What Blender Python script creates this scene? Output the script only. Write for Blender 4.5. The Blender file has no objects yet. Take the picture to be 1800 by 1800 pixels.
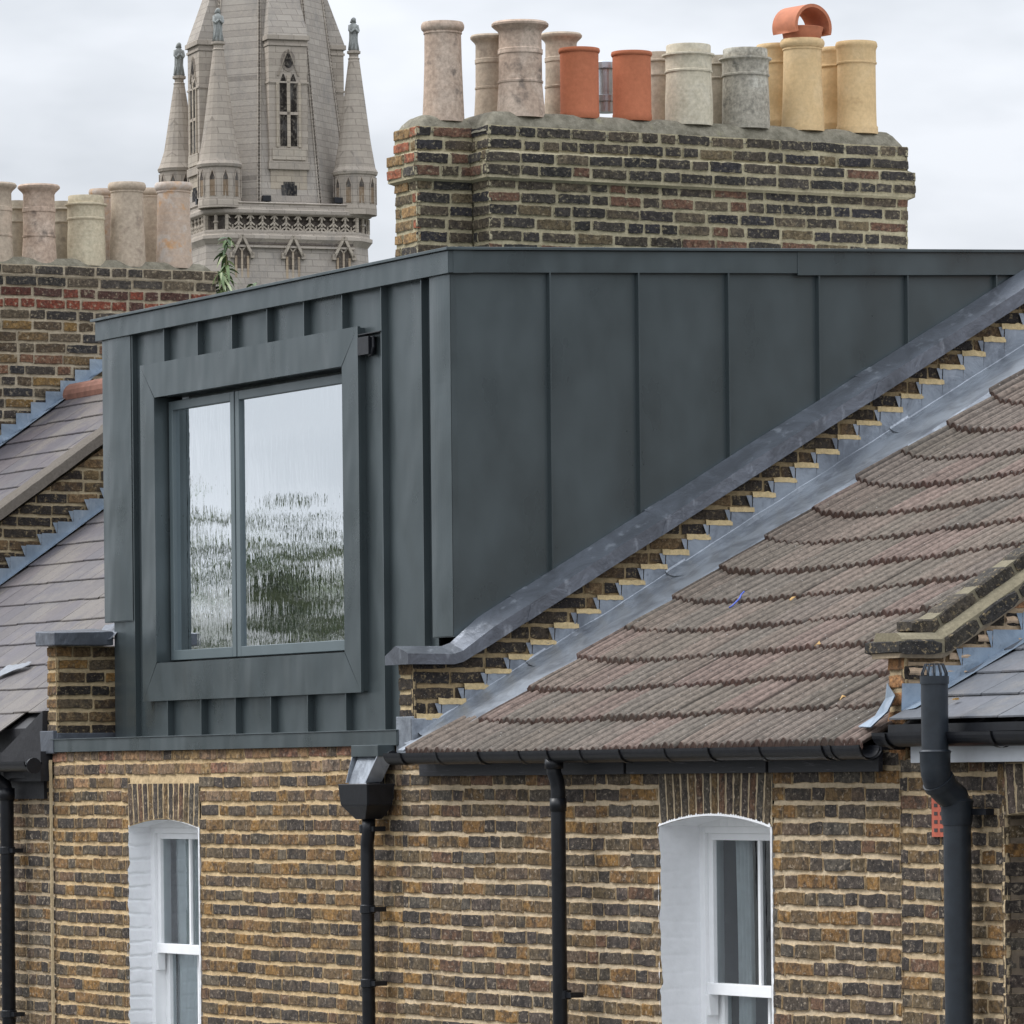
import bpy, bmesh, math, random
from mathutils import Vector, Matrix, noise
random.seed(7)
SC = bpy.context.scene
COL = SC.collection
rad = math.radians

# ---------------------------------------------------------------- camera
F_PX = 9370.0
TH = rad(27.6); RO = 0.01
Fv = Vector((-math.cos(TH), math.sin(TH), 0)); R0 = Vector((math.sin(TH), math.cos(TH), 0)); U0 = Vector((0, 0, 1))
Rv = R0*math.cos(RO) - U0*math.sin(RO); Uv = U0*math.cos(RO) + R0*math.sin(RO)
CAM = Vector((23.51, -11.69, 6.0))
cd = bpy.data.cameras.new('camera'); cam = bpy.data.objects.new('camera', cd); COL.objects.link(cam)
cam.matrix_world = Matrix(((Rv.x, Uv.x, -Fv.x, CAM.x), (Rv.y, Uv.y, -Fv.y, CAM.y), (Rv.z, Uv.z, -Fv.z, CAM.z), (0, 0, 0, 1)))
cd.sensor_width = 36; cd.lens = 36*F_PX/1800; cd.shift_y = 465/1800; cd.clip_start = 0.5; cd.clip_end = 5000
SC.camera = cam

# ---------------------------------------------------------------- sky and sun
SUN_EL, SUN_AZ = rad(48), rad(230)      # direction towards the sun, azimuth counted from +x
W = bpy.data.worlds.new('World'); SC.world = W; W.use_nodes = True
nt = W.node_tree; nt.nodes.clear()
def N(nt, t, **kw):
    n = nt.nodes.new(t)
    for k, v in kw.items():
        if k in n.inputs.keys() if isinstance(k, str) else False: n.inputs[k].default_value = v
        else: setattr(n, k, v)
    return n
out = nt.nodes.new('ShaderNodeOutputWorld'); bg = nt.nodes.new('ShaderNodeBackground')
sky = nt.nodes.new('ShaderNodeTexSky'); sky.sky_type = 'NISHITA'; sky.sun_disc = False
sky.sun_elevation = SUN_EL; sky.sun_rotation = math.pi/2 - SUN_AZ
tc = nt.nodes.new('ShaderNodeTexCoord'); sep = nt.nodes.new('ShaderNodeSeparateXYZ')
nt.links.new(tc.outputs['Generated'], sep.inputs[0])
# overcast layer: brighter towards the zenith, soft grey clouds
mp = nt.nodes.new('ShaderNodeMapping'); mp.inputs['Scale'].default_value = (1, 1, 2.6)
nt.links.new(tc.outputs['Generated'], mp.inputs[0])
n1 = nt.nodes.new('ShaderNodeTexNoise'); n1.inputs['Scale'].default_value = 9.0; n1.inputs['Detail'].default_value = 5; n1.inputs['Roughness'].default_value = .5
mp.inputs['Location'].default_value = (.33, .1, .42)
nt.links.new(mp.outputs[0], n1.inputs['Vector'])
rmp = nt.nodes.new('ShaderNodeValToRGB'); rmp.color_ramp.elements[0].position = .36; rmp.color_ramp.elements[1].position = .56
rmp.color_ramp.elements[0].color = (8.1, 8.6, 9.35, 1); rmp.color_ramp.elements[1].color = (9.7, 10.05, 10.75, 1)
rmp.color_ramp.elements[0].color = (.66, .70, .755, 1); rmp.color_ramp.elements[1].color = (.88, .915, .975, 1)
nt.links.new(n1.outputs['Fac'], rmp.inputs[0])
zg = nt.nodes.new('ShaderNodeMapRange'); zg.inputs['From Min'].default_value = .1; zg.inputs['From Max'].default_value = 1
zg.inputs['To Min'].default_value = 1.0; zg.inputs['To Max'].default_value = 3.2
nt.links.new(sep.outputs['Z'], zg.inputs['Value'])
mul = nt.nodes.new('ShaderNodeVectorMath'); mul.operation = 'SCALE'
nt.links.new(rmp.outputs[0], mul.inputs[0]); nt.links.new(zg.outputs[0], mul.inputs['Scale'])
sk = nt.nodes.new('ShaderNodeVectorMath'); sk.operation = 'SCALE'; sk.inputs['Scale'].default_value = .1
nt.links.new(sky.outputs[0], sk.inputs[0])
mx = nt.nodes.new('ShaderNodeMix'); mx.data_type = 'RGBA'; mx.inputs[0].default_value = .97
nt.links.new(sk.outputs[0], mx.inputs[6]); nt.links.new(mul.outputs[0], mx.inputs[7])
# below the horizon: far city ground
hz = nt.nodes.new('ShaderNodeMapRange'); hz.inputs['From Min'].default_value = -.02; hz.inputs['From Max'].default_value = .005
nt.links.new(sep.outputs['Z'], hz.inputs['Value'])
m2 = nt.nodes.new('ShaderNodeMix'); m2.data_type = 'RGBA'; m2.inputs[6].default_value = (.16, .165, .17, 1)
nt.links.new(hz.outputs[0], m2.inputs[0]); nt.links.new(mx.outputs[2], m2.inputs[7])
nt.links.new(m2.outputs[2], bg.inputs[0]); bg.inputs[1].default_value = 1.0
nt.links.new(bg.outputs[0], out.inputs[0])
sl = bpy.data.lights.new('sun', 'SUN'); so = bpy.data.objects.new('sun', sl); COL.objects.link(so)
sl.energy = 2.4; sl.angle = rad(28); sl.color = (1, .97, .93)
sd = Vector((math.cos(SUN_EL)*math.cos(SUN_AZ), math.cos(SUN_EL)*math.sin(SUN_AZ), math.sin(SUN_EL)))
so.rotation_euler = sd.to_track_quat('Z', 'Y').to_euler(); so.location = (0, -20, 30)
SC.view_settings.view_transform = 'Standard'; SC.view_settings.look = 'None'; SC.view_settings.gamma = 1; SC.view_settings.exposure = 0.0
SC.render.engine = 'CYCLES'
SC.cycles.max_bounces = 6; SC.cycles.transparent_max_bounces = 8

# ---------------------------------------------------------------- helpers
def s2l(c):
    c /= 255.0
    return c/12.92 if c <= .04045 else ((c+.055)/1.055)**2.4
def rgb(r, g, b): return (s2l(r), s2l(g), s2l(b))
def ray(px, py): return Fv + Rv*((px-900)/F_PX) - Uv*((py-1365)/F_PX)
def at(px, py, axis, val):          # survey point: where the sight line meets the plane axis = val
    r = ray(px, py); t = (val-CAM[axis])/r[axis]; return CAM + r*t
def nz(x, y=0., z=0.): return noise.noise(Vector((x, y, z)))

ORG = {}
def tag(o, label=None, cat=None, group=None, kind=None):
    if label: o['label'] = label
    if cat: o['category'] = cat
    if group: o['group'] = group
    if kind: o['kind'] = kind
    return o
def thing(name, loc, label, cat, group=None, rotz=0):
    o = bpy.data.objects.new(name, None); COL.objects.link(o); o.location = loc; o.rotation_euler = (0, 0, rotz)
    ORG[o.name] = Vector(loc) if not rotz else Vector((0, 0, 0))
    o.empty_display_size = .3
    return tag(o, label, cat, group)

class MB:
    def __init__(s): s.v = []; s.f = []; s.m = []; s.c = []; s.e = []
    def vert(s, p, c=(1, 1, 1), e=1.0):
        s.v.append(tuple(p)); s.c.append(c); s.e.append(e); return len(s.v)-1
    def face(s, ids, m=0): s.f.append(tuple(ids)); s.m.append(m)
    def poly(s, pts, c=(1, 1, 1), m=0): s.face([s.vert(p, c) for p in pts], m)
    def box(s, a, b, c=(1, 1, 1), m=0):
        x0, y0, z0 = a; x1, y1, z1 = b
        q = [s.vert(p, c) for p in ((x0, y0, z0), (x1, y0, z0), (x1, y1, z0), (x0, y1, z0), (x0, y0, z1), (x1, y0, z1), (x1, y1, z1), (x0, y1, z1))]
        for f in ((3, 2, 1, 0), (4, 5, 6, 7), (0, 1, 5, 4), (1, 2, 6, 5), (2, 3, 7, 6), (3, 0, 4, 7)): s.face([q[i] for i in f], m)
    def hexa(s, bot, top, c=(1, 1, 1), m=0):      # two loops of the same length, joined
        n = len(bot); q = [s.vert(p, c) for p in bot] + [s.vert(p, c) for p in top]
        s.face([q[i] for i in range(n-1, -1, -1)], m); s.face(q[n:], m)
        for i in range(n): j = (i+1) % n; s.face([q[i], q[j], q[n+j], q[n+i]], m)
    def tube(s, path, r, n=12, c=(1, 1, 1), m=0, cap=True):
        path = [Vector(p) for p in path]; rs = r if isinstance(r, (list, tuple)) else [r]*len(path); rings = []
        up = None
        for i, p in enumerate(path):
            d = (path[min(i+1, len(path)-1)] - path[max(i-1, 0)]).normalized()
            if up is None: up = d.orthogonal().normalized()
            up = (up - d*up.dot(d)).normalized(); w = d.cross(up)
            rings.append([s.vert(p + (up*math.cos(2*math.pi*k/n) + w*math.sin(2*math.pi*k/n))*rs[i], c) for k in range(n)])
        for a, b in zip(rings, rings[1:]):
            for k in range(n): s.face([a[k], a[(k+1) % n], b[(k+1) % n], b[k]], m)
        if cap: s.face(rings[0][::-1], m); s.face(rings[-1], m)
    def lathe(s, prof, cx, cy, n=28, c=(1, 1, 1), m=0, wob=0.0, lean=(0, 0), col=None, sq=(1, 1)):
        rings = []; z0 = prof[0][1]
        for r, z in prof:
            ring = []
            for k in range(n):
                a = 2*math.pi*k/n; rr = r*(1 + wob*nz(cx*3+math.cos(a)*1.5, cy*3+math.sin(a)*1.5, z*6))
                ring.append(s.vert((cx+rr*math.cos(a)*sq[0]+lean[0]*(z-z0), cy+rr*math.sin(a)*sq[1]+lean[1]*(z-z0), z), col(z, a) if col else c))
            rings.append(ring)
        for a, b in zip(rings, rings[1:]):
            for k in range(n): s.face([a[k], a[(k+1) % n], b[(k+1) % n], b[k]], m)
        s.face(rings[0][::-1], m); s.face(rings[-1], m)
    def grid(s, fn, nu, nv, m=0, col=None):
        ids = []
        for j in range(nv+1):
            row = []
            for i in range(nu+1):
                p = fn(i/nu, j/nv); row.append(s.vert(p, col(i/nu, j/nv) if col else (1, 1, 1)))
            ids.append(row)
        for j in range(nv):
            for i in range(nu): s.face([ids[j][i], ids[j][i+1], ids[j+1][i+1], ids[j+1][i]], m)
        return ids
    def build(s, name, mats, parent=None, label=None, smooth=False, bevel=0, origin=None):
        me = bpy.data.meshes.new(name)
        root = parent
        while root is not None and root.parent is not None: root = root.parent
        o_ = ORG.get(root.name, Vector((0, 0, 0))) if root is not None else (Vector(origin) if origin else Vector((0, 0, 0)))
        me.from_pydata([(v[0]-o_.x, v[1]-o_.y, v[2]-o_.z) for v in s.v], [], s.f)
        if not isinstance(mats, (list, tuple)): mats = [mats]
        for mt in mats: me.materials.append(mt)
        me.polygons.foreach_set('material_index', s.m)
        ca = me.color_attributes.new('Col', 'FLOAT_COLOR', 'POINT')
        fl = []
        for c in s.c: fl.extend((c[0], c[1], c[2], 1))
        ca.data.foreach_set('color', fl)
        ea = me.attributes.new('edge', 'FLOAT', 'POINT'); ea.data.foreach_set('value', s.e)
        if smooth: me.polygons.foreach_set('use_smooth', [True]*len(me.polygons))
        me.update()
        ob = bpy.data.objects.new(name, me); COL.objects.link(ob)
        if parent is not None: ob.parent = parent
        else: ob.location = o_
        if label: ob['label'] = label
        if bevel:
            b = ob.modifiers.new('bevel', 'BEVEL'); b.width = bevel; b.segments = 2; b.limit_method = 'ANGLE'
        return ob

# ---------------------------------------------------------------- materials
def mat(name):
    m = bpy.data.materials.new(name); m.use_nodes = True; nt = m.node_tree
    return m, nt, nt.nodes['Principled BSDF'], nt.links
def noise_node(nt, scale, detail=4, rough=.55, vec=None, sc=None, dist=0):
    n = nt.nodes.new('ShaderNodeTexNoise'); n.inputs['Scale'].default_value = scale; n.inputs['Detail'].default_value = detail
    n.inputs['Roughness'].default_value = rough; n.inputs['Distortion'].default_value = dist
    t = nt.nodes.new('ShaderNodeTexCoord'); v = t.outputs['Object']
    if sc:
        mpn = nt.nodes.new('ShaderNodeMapping'); mpn.inputs['Scale'].default_value = sc; nt.links.new(v, mpn.inputs[0]); v = mpn.outputs[0]
    nt.links.new(v, n.inputs['Vector']); return n
def mrange(nt, src, a, b, c=0., d=1., smooth=False):
    r = nt.nodes.new('ShaderNodeMapRange'); r.inputs['From Min'].default_value = a; r.inputs['From Max'].default_value = b
    r.inputs['To Min'].default_value = c; r.inputs['To Max'].default_value = d
    if smooth: r.interpolation_type = 'SMOOTHSTEP'
    nt.links.new(src, r.inputs['Value']); return r.outputs[0]
def mixc(nt, fac, a, b, mode='MIX'):
    m = nt.nodes.new('ShaderNodeMix'); m.data_type = 'RGBA'; m.blend_type = mode
    if isinstance(fac, (int, float)): m.inputs[0].default_value = fac
    else: nt.links.new(fac, m.inputs[0])
    for i, x in ((6, a), (7, b)):
        if isinstance(x, tuple): m.inputs[i].default_value = (x[0], x[1], x[2], 1)
        else: nt.links.new(x, m.inputs[i])
    return m.outputs[2]
def mathn(nt, op, a, b=None):
    m = nt.nodes.new('ShaderNodeMath'); m.operation = op
    for i, x in ((0, a), (1, b)):
        if x is None: continue
        if isinstance(x, (int, float)): m.inputs[i].default_value = x
        else: nt.links.new(x, m.inputs[i])
    return m.outputs[0]
def gray(nt, v):
    c = nt.nodes.new('ShaderNodeCombineColor')
    for i in range(3): nt.links.new(v, c.inputs[i])
    return c.outputs[0]
def bump(nt, h, strength, dist=.01, normal=None):
    b = nt.nodes.new('ShaderNodeBump'); b.inputs['Strength'].default_value = strength; b.inputs['Distance'].default_value = dist
    nt.links.new(h, b.inputs['Height'])
    if normal: nt.links.new(normal, b.inputs['Normal'])
    return b.outputs[0]
def attr(nt, name):
    a = nt.nodes.new('ShaderNodeAttribute'); a.attribute_name = name; return a

def brick_mat(name, mortar, dark=(.022, .02, .02), smear=.45, soot=.5, pale=(.42, .36, .28)):
    m, nt, b, L = mat(name)
    col = attr(nt, 'Col').outputs['Color']; ed = attr(nt, 'edge').outputs['Fac']
    n1 = noise_node(nt, 55, 6, .65); n2 = noise_node(nt, 17, 5, .6); n3 = noise_node(nt, 120, 3, .6, sc=(1, 1, 1.6)); n4 = noise_node(nt, 34, 5, .7, sc=(1, 1, 1.3))
    v = mathn(nt, 'MULTIPLY', mrange(nt, n1.outputs['Fac'], .3, .7, .35, 1.75), mrange(nt, n2.outputs['Fac'], .3, .7, .65, 1.3))
    c = mixc(nt, 1.0, col, gray(nt, v), 'MULTIPLY')
    c = mixc(nt, mrange(nt, n2.outputs['Fac'], .47, .62, 0, soot, True), c, dark)
    c = mixc(nt, mrange(nt, n4.outputs['Fac'], .545, .66, 0, .6, True), c, pale)
    c = mixc(nt, mrange(nt, n3.outputs['Fac'], .65, .72, 0, .6), c, (.46, .42, .36))
    n5 = noise_node(nt, 45, 4, .6)
    e = mathn(nt, 'ADD', ed, mrange(nt, n5.outputs['Fac'], .3, .7, -smear, smear*.8))
    mf = mrange(nt, e, .0, .2, 1, 0, True)
    mort = mixc(nt, 1.0, mortar, gray(nt, mrange(nt, n1.outputs['Fac'], .25, .75, .75, 1.2)), 'MULTIPLY')
    c = mixc(nt, mrange(nt, e, .2, .55, .5, 0, True), c, dark)
    c = mixc(nt, mf, c, mort)
    L.new(c, b.inputs['Base Color']); b.inputs['Roughness'].default_value = .9
    b.inputs['Specular IOR Level'].default_value = .25
    h = mathn(nt, 'ADD', n1.outputs['Fac'], mathn(nt, 'MULTIPLY', n4.outputs['Fac'], .8))
    L.new(bump(nt, h, .7, .006), b.inputs['Normal'])
    return m
def mortar_mat(name):
    m, nt, b, L = mat(name)
    col = attr(nt, 'Col').outputs['Color']
    n1 = noise_node(nt, 60, 6, .7); n2 = noise_node(nt, 6, 4, .6)
    c = mixc(nt, 1.0, col, gray(nt, mrange(nt, n1.outputs['Fac'], .25, .75, .7, 1.25)), 'MULTIPLY')
    c = mixc(nt, mrange(nt, n2.outputs['Fac'], .5, .75, 0, .35), c, (.1, .085, .06))
    L.new(c, b.inputs['Base Color']); b.inputs['Roughness'].default_value = .95; b.inputs['Specular IOR Level'].default_value = .2
    L.new(bump(nt, n1.outputs['Fac'], .6, .006), b.inputs['Normal'])
    return m
def metal_mat(name, base, rough=.42, metallic=.55, mottle=.25, wave=.25, streak=False):
    m, nt, b, L = mat(name)
    n1 = noise_node(nt, 3.2, 4, .55, sc=(1, 1, .6)); n2 = noise_node(nt, 90, 3, .5)
    c = mixc(nt, 1.0, base, gray(nt, mrange(nt, n1.outputs['Fac'], .3, .7, 1-mottle, 1+mottle)), 'MULTIPLY')
    L.new(c, b.inputs['Base Color']); b.inputs['Metallic'].default_value = metallic
    L.new(mrange(nt, n1.outputs['Fac'], .3, .7, rough-.07, rough+.09), b.inputs['Roughness'])
    n3 = noise_node(nt, 1.9, 2, .45, sc=(1.6, 1, .7))
    L.new(bump(nt, n3.outputs['Fac'], wave, .06, bump(nt, n2.outputs['Fac'], .12, .001)), b.inputs['Normal'])
    return m
ZINC = metal_mat('grey zinc', (.088, .108, .114), .31, .6, .07, .5)
ZINC_D = metal_mat('grey zinc cheek', (.088, .108, .114), .31, .6, .03, .10)
ALU = metal_mat('powder coated grey frame', (.12, .15, .16), .35, .2, .06, .05)
def lead_mat(name, dark, light, met=.5, rgh=.4):
    m, nt, b, L = mat(name)
    n1 = noise_node(nt, 5, 6, .65, dist=.6); n2 = noise_node(nt, 45, 5, .6); n3 = noise_node(nt, 14, 4, .6, sc=(1, 1, .4))
    c = mixc(nt, mrange(nt, n1.outputs['Fac'], .32, .66, 0, 1, True), dark, light)
    c = mixc(nt, mrange(nt, n3.outputs['Fac'], .58, .72, 0, .45), c, (.42, .45, .5))
    c = mixc(nt, mrange(nt, n2.outputs['Fac'], .62, .72, 0, .4), c, (.08, .08, .095))
    L.new(c, b.inputs['Base Color']); b.inputs['Metallic'].default_value = met; b.inputs['Roughness'].default_value = rgh
    L.new(bump(nt, n1.outputs['Fac'], .25, .03, bump(nt, n2.outputs['Fac'], .25, .004)), b.inputs['Normal'])
    return m
LEAD = lead_mat('weathered lead', (.15, .165, .19), (.30, .33, .37))
LEAD_CAP = lead_mat('dark lead coping', (.10, .108, .125), (.155, .17, .20), .6, .36)
LEAD_B = lead_mat('blue grey lead', (.20, .255, .32), (.30, .36, .43))
def simple(name, base, rough=.5, metallic=0., n=(30, .15), bmp=.1, spec=.5):
    m, nt, b, L = mat(name)
    n1 = noise_node(nt, n[0], 4, .6)
    L.new(mixc(nt, 1.0, base, gray(nt, mrange(nt, n1.outputs['Fac'], .3, .7, 1-n[1], 1+n[1])), 'MULTIPLY'), b.inputs['Base Color'])
    b.inputs['Roughness'].default_value = rough; b.inputs['Metallic'].default_value = metallic; b.inputs['Specular IOR Level'].default_value = spec
    if bmp: L.new(bump(nt, n1.outputs['Fac'], bmp, .004), b.inputs['Normal'])
    return m
BLACK = simple('black paint', (.008, .009, .012), .38, n=(25, .3), bmp=.25, spec=.35)
BLACKM = simple('matt black paint', (.012, .012, .015), .6, n=(40, .4), bmp=.4)
PVC = simple('dark grey plastic', (.018, .023, .030), .38, n=(18, .2), bmp=.05, spec=.4)
WHITE = simple('white gloss paint', (.86, .87, .88), .35, n=(12, .03), bmp=.05)
WHITE_R = simple('white painted masonry', (.84, .85, .87), .7, n=(22, .04), bmp=.6)
UPVC = simple('white fascia board', (.62, .65, .69), .4, n=(8, .08), bmp=.05)
DARK = simple('dark interior', (.045, .036, .038), .8)
FABRIC = simple('sheer curtain cloth', (.78, .80, .82), .9, n=(14, .1))
CORD = simple('blue nylon cord', (.06, .10, .42), .5)
LEAF_Y = simple('dry yellow leaf', (.34, .20, .06), .7)
RUBBLE = simple('terracotta clay', (.40, .135, .065), .75, n=(14, .18), bmp=.3)
STEEL = simple('galvanised steel', (.42, .45, .48), .38, .8, n=(9, .2))

def streaky(name, spots=.4):            # black painted timber worn through in streaks
    m, nt, b, L = mat(name); n1 = noise_node(nt, 9, 5, .7, sc=(.7, 1, 9))
    c = mixc(nt, mrange(nt, n1.outputs['Fac'], .60, .72, 0, spots), (.017, .018, .024), (.3, .3, .32))
    L.new(c, b.inputs['Base Color']); b.inputs['Roughness'].default_value = .55; L.new(bump(nt, n1.outputs['Fac'], .4, .004), b.inputs['Normal']); return m
SOFFIT = streaky('worn black fascia')

def tile_mat():
    m, nt, b, L = mat('ribbed concrete tile')
    col = attr(nt, 'Col').outputs['Color']
    n1 = noise_node(nt, 40, 6, .7); n2 = noise_node(nt, 3, 5, .6); n3 = noise_node(nt, 75, 2, .5); n4 = noise_node(nt, 5.5, 4, .7)
    c = mixc(nt, 1.0, col, gray(nt, mrange(nt, n1.outputs['Fac'], .3, .7, .5, 1.55)), 'MULTIPLY')
    c = mixc(nt, mrange(nt, n2.outputs['Fac'], .50, .72, 0, .2), c, (.06, .058, .045))
    c = mixc(nt, mrange(nt, n4.outputs['Fac'], .62, .76, 0, .22), c, (.19, .15, .13))
    c = mixc(nt, mrange(nt, n3.outputs['Fac'], .70, .76, 0, .6), c, (.4, .38, .36))
    L.new(c, b.inputs['Base Color']); b.inputs['Roughness'].default_value = .85; b.inputs['Specular IOR Level'].default_value = .3
    L.new(bump(nt, n1.outputs['Fac'], .5, .005), b.inputs['Normal']); return m
TILE = tile_mat()
def slate_mat(name, lichen=.5, lc=(.26, .22, .17)):
    m, nt, b, L = mat(name)
    col = attr(nt, 'Col').outputs['Color']
    n1 = noise_node(nt, 30, 6, .7); n2 = noise_node(nt, 2.4, 5, .65); n3 = noise_node(nt, 130, 3, .6)
    c = mixc(nt, 1.0, col, gray(nt, mrange(nt, n1.outputs['Fac'], .3, .7, .8, 1.2)), 'MULTIPLY')
    f = mathn(nt, 'MULTIPLY', mrange(nt, n2.outputs['Fac'], .46, .62, 0, lichen, True), mrange(nt, n3.outputs['Fac'], .42, .58, .2, 1))
    c = mixc(nt, f, c, lc)
    L.new(c, b.inputs['Base Color']); b.inputs['Roughness'].default_value = .62
    L.new(bump(nt, n1.outputs['Fac'], .3, .004), b.inputs['Normal']); return m
SLATE = slate_mat('mauve slate', .75, (.16, .14, .115)); SLATE_C = slate_mat('blue slate', .25)
def stone_mat():
    m, nt, b, L = mat('weathered church stone')
    col = attr(nt, 'Col').outputs['Color']
    t = nt.nodes.new('ShaderNodeTexCoord'); sp = nt.nodes.new('ShaderNodeSeparateXYZ'); L.new(t.outputs['Object'], sp.inputs[0])
    cb = nt.nodes.new('ShaderNodeCombineXYZ'); L.new(mathn(nt, 'ADD', sp.outputs[0], sp.outputs[1]), cb.inputs[0]); L.new(sp.outputs[2], cb.inputs[1])
    br = nt.nodes.new('ShaderNodeTexBrick'); L.new(cb.outputs[0], br.inputs['Vector']); br.inputs['Scale'].default_value = 1
    br.inputs['Brick Width'].default_value = .75; br.inputs['Row Height'].default_value = .30; br.inputs['Mortar Size'].default_value = .018
    br.inputs['Color1'].default_value = (.30, .268, .235, 1); br.inputs['Color2'].default_value = (.37, .333, .292, 1); br.inputs['Mortar'].default_value = (.23, .205, .18, 1)
    n1 = noise_node(nt, 1.1, 6, .7, sc=(1, 1, .45)); n2 = noise_node(nt, 7, 5, .7, sc=(1, 1, .7))
    c = mixc(nt, 1.0, br.outputs['Color'], col, 'MULTIPLY')
    c = mixc(nt, mrange(nt, n1.outputs['Fac'], .48, .72, 0, .5, True), c, (.19, .18, .17))
    c = mixc(nt, mrange(nt, n2.outputs['Fac'], .5, .75, 0, .45), c, (.42, .37, .30))
    L.new(c, b.inputs['Base Color']); b.inputs['Roughness'].default_value = .9; b.inputs['Specular IOR Level'].default_value = .2
    L.new(bump(nt, n2.outputs['Fac'], .5, .06), b.inputs['Normal']); return m
STONE = stone_mat()
def clay_mat(name, base, stain, light, blot=.5, mottle=.2, scale=4.0):
    m, nt, b, L = mat(name)
    n1 = noise_node(nt, scale, 6, .62, dist=.4); n2 = noise_node(nt, 40, 5, .65); n3 = noise_node(nt, 9, 5, .6); n4 = noise_node(nt, 3, 2, .5, sc=(1, 1, 22))
    c = mixc(nt, mrange(nt, n1.outputs['Fac'], .45, .64, 0, blot, True), base, light)
    c = mixc(nt, mrange(nt, n3.outputs['Fac'], .56, .72, 0, blot, True), c, stain)
    c = mixc(nt, 1.0, c, gray(nt, mrange(nt, n2.outputs['Fac'], .3, .7, 1-mottle, 1+mottle)), 'MULTIPLY')
    c = mixc(nt, mrange(nt, n4.outputs['Fac'], .5, .7, 0, .10), c, stain)
    L.new(c, b.inputs['Base Color']); b.inputs['Roughness'].default_value = .85; b.inputs['Specular IOR Level'].default_value = .25
    L.new(bump(nt, n2.outputs['Fac'], .35, .005), b.inputs['Normal']); return m
CLAY = {
 'pink': clay_mat('pinkish fireclay', (.41, .31, .24), (.10, .085, .075), (.52, .42, .34), .75, .28),
 'beige': clay_mat('beige fireclay', (.40, .33, .255), (.20, .15, .12), (.50, .39, .30), .55),
 'terra': clay_mat('new terracotta', (.40, .135, .068), (.33, .10, .05), (.43, .155, .085), .2, .1),
 'cream': clay_mat('cream fireclay', (.50, .45, .345), (.30, .25, .18), (.56, .52, .44), .45),
 'moss': clay_mat('mossy grey fireclay', (.31, .285, .235), (.05, .05, .045), (.47, .45, .39), .9, .4),
 'yellow': clay_mat('yellow fireclay', (.56, .40, .215), (.38, .25, .12), (.62, .475, .29), .4, .12),
 'pale': clay_mat('pale yellow fireclay', (.48, .415, .30), (.25, .20, .13), (.52, .48, .36), .4),
 'orange': clay_mat('orange blotched fireclay', (.42, .33, .26), (.52, .27, .10), (.50, .47, .44), .75, .15),
 'grey': clay_mat('greyish fireclay', (.33, .285, .22), (.14, .12, .10), (.40, .35, .27), .5),
}
def mound_mat(name='mortar bedding'):
    m, nt, b, L = mat(name)
    n1 = noise_node(nt, 14, 6, .7); n2 = noise_node(nt, 60, 4, .6); n3 = noise_node(nt, 5, 4, .6)
    c = mixc(nt, mrange(nt, n1.outputs['Fac'], .35, .65), (.11, .10, .072), (.235, .215, .165))
    c = mixc(nt, mrange(nt, n3.outputs['Fac'], .62, .74, 0, .4), c, (.26, .25, .09))
    c = mixc(nt, mrange(nt, n2.outputs['Fac'], .66, .74, 0, .5), c, (.55, .54, .46))
    L.new(c, b.inputs['Base Color']); b.inputs['Roughness'].default_value = .95
    L.new(bump(nt, n1.outputs['Fac'], .8, .02, bump(nt, n2.outputs['Fac'], .5, .006)), b.inputs['Normal']); return m
MOUND = mound_mat()
def glass_mat(name, refl, tint, wave=0., rough=.0, scale=(9, 9, 1.2)):
    m, nt, b, L = mat(name); nt.nodes.remove(b)
    o = nt.nodes['Material Output']; g = nt.nodes.new('ShaderNodeBsdfGlossy'); g.inputs['Roughness'].default_value = rough; g.inputs[0].default_value = (.93, .97, 1, 1)
    t = nt.nodes.new('ShaderNodeBsdfTransparent'); t.inputs[0].default_value = (*tint, 1)
    mx = nt.nodes.new('ShaderNodeMixShader'); lw = nt.nodes.new('ShaderNodeFresnel'); lw.inputs[0].default_value = 1.52
    L.new(mathn(nt, 'ADD', lw.outputs[0], refl), mx.inputs[0]); L.new(t.outputs[0], mx.inputs[1]); L.new(g.outputs[0], mx.inputs[2]); L.new(mx.outputs[0], o.inputs[0])
    if wave:
        n = noise_node(nt, 1.0, 3, .55, sc=scale); n2 = noise_node(nt, 1.0, 1, .5, sc=(2.2, 2, 1.6))
        L.new(bump(nt, n.outputs['Fac'], 1.0, wave, bump(nt, n2.outputs['Fac'], 1.0, wave*3)), g.inputs['Normal'])
    return m
GLASS_D = glass_mat('reflective wavy glass', .72, (.5, .55, .55), .00035, 0, (20, 20, 5))
GLASS_S = glass_mat('old window glass', .05, (.75, .8, .8), .0006)

BR_FRONT = brick_mat('stock brick', (.53, .41, .255), smear=.14, soot=.72, pale=(.40, .33, .25))
BR_CHIM = brick_mat('sooty brick', (.38, .335, .225), smear=.5, soot=.6, pale=(.33, .28, .18))
BR_LEFT = brick_mat('sooty red and stock brick', (.38, .325, .24), smear=.16, soot=.45, pale=(.36, .3, .21))
BR_PARTY = brick_mat('sooty parapet brick', (.38, .29, .165), smear=.1, soot=.7, pale=(.30, .23, .13))
MORTAR = mortar_mat('lime mortar')

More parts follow.
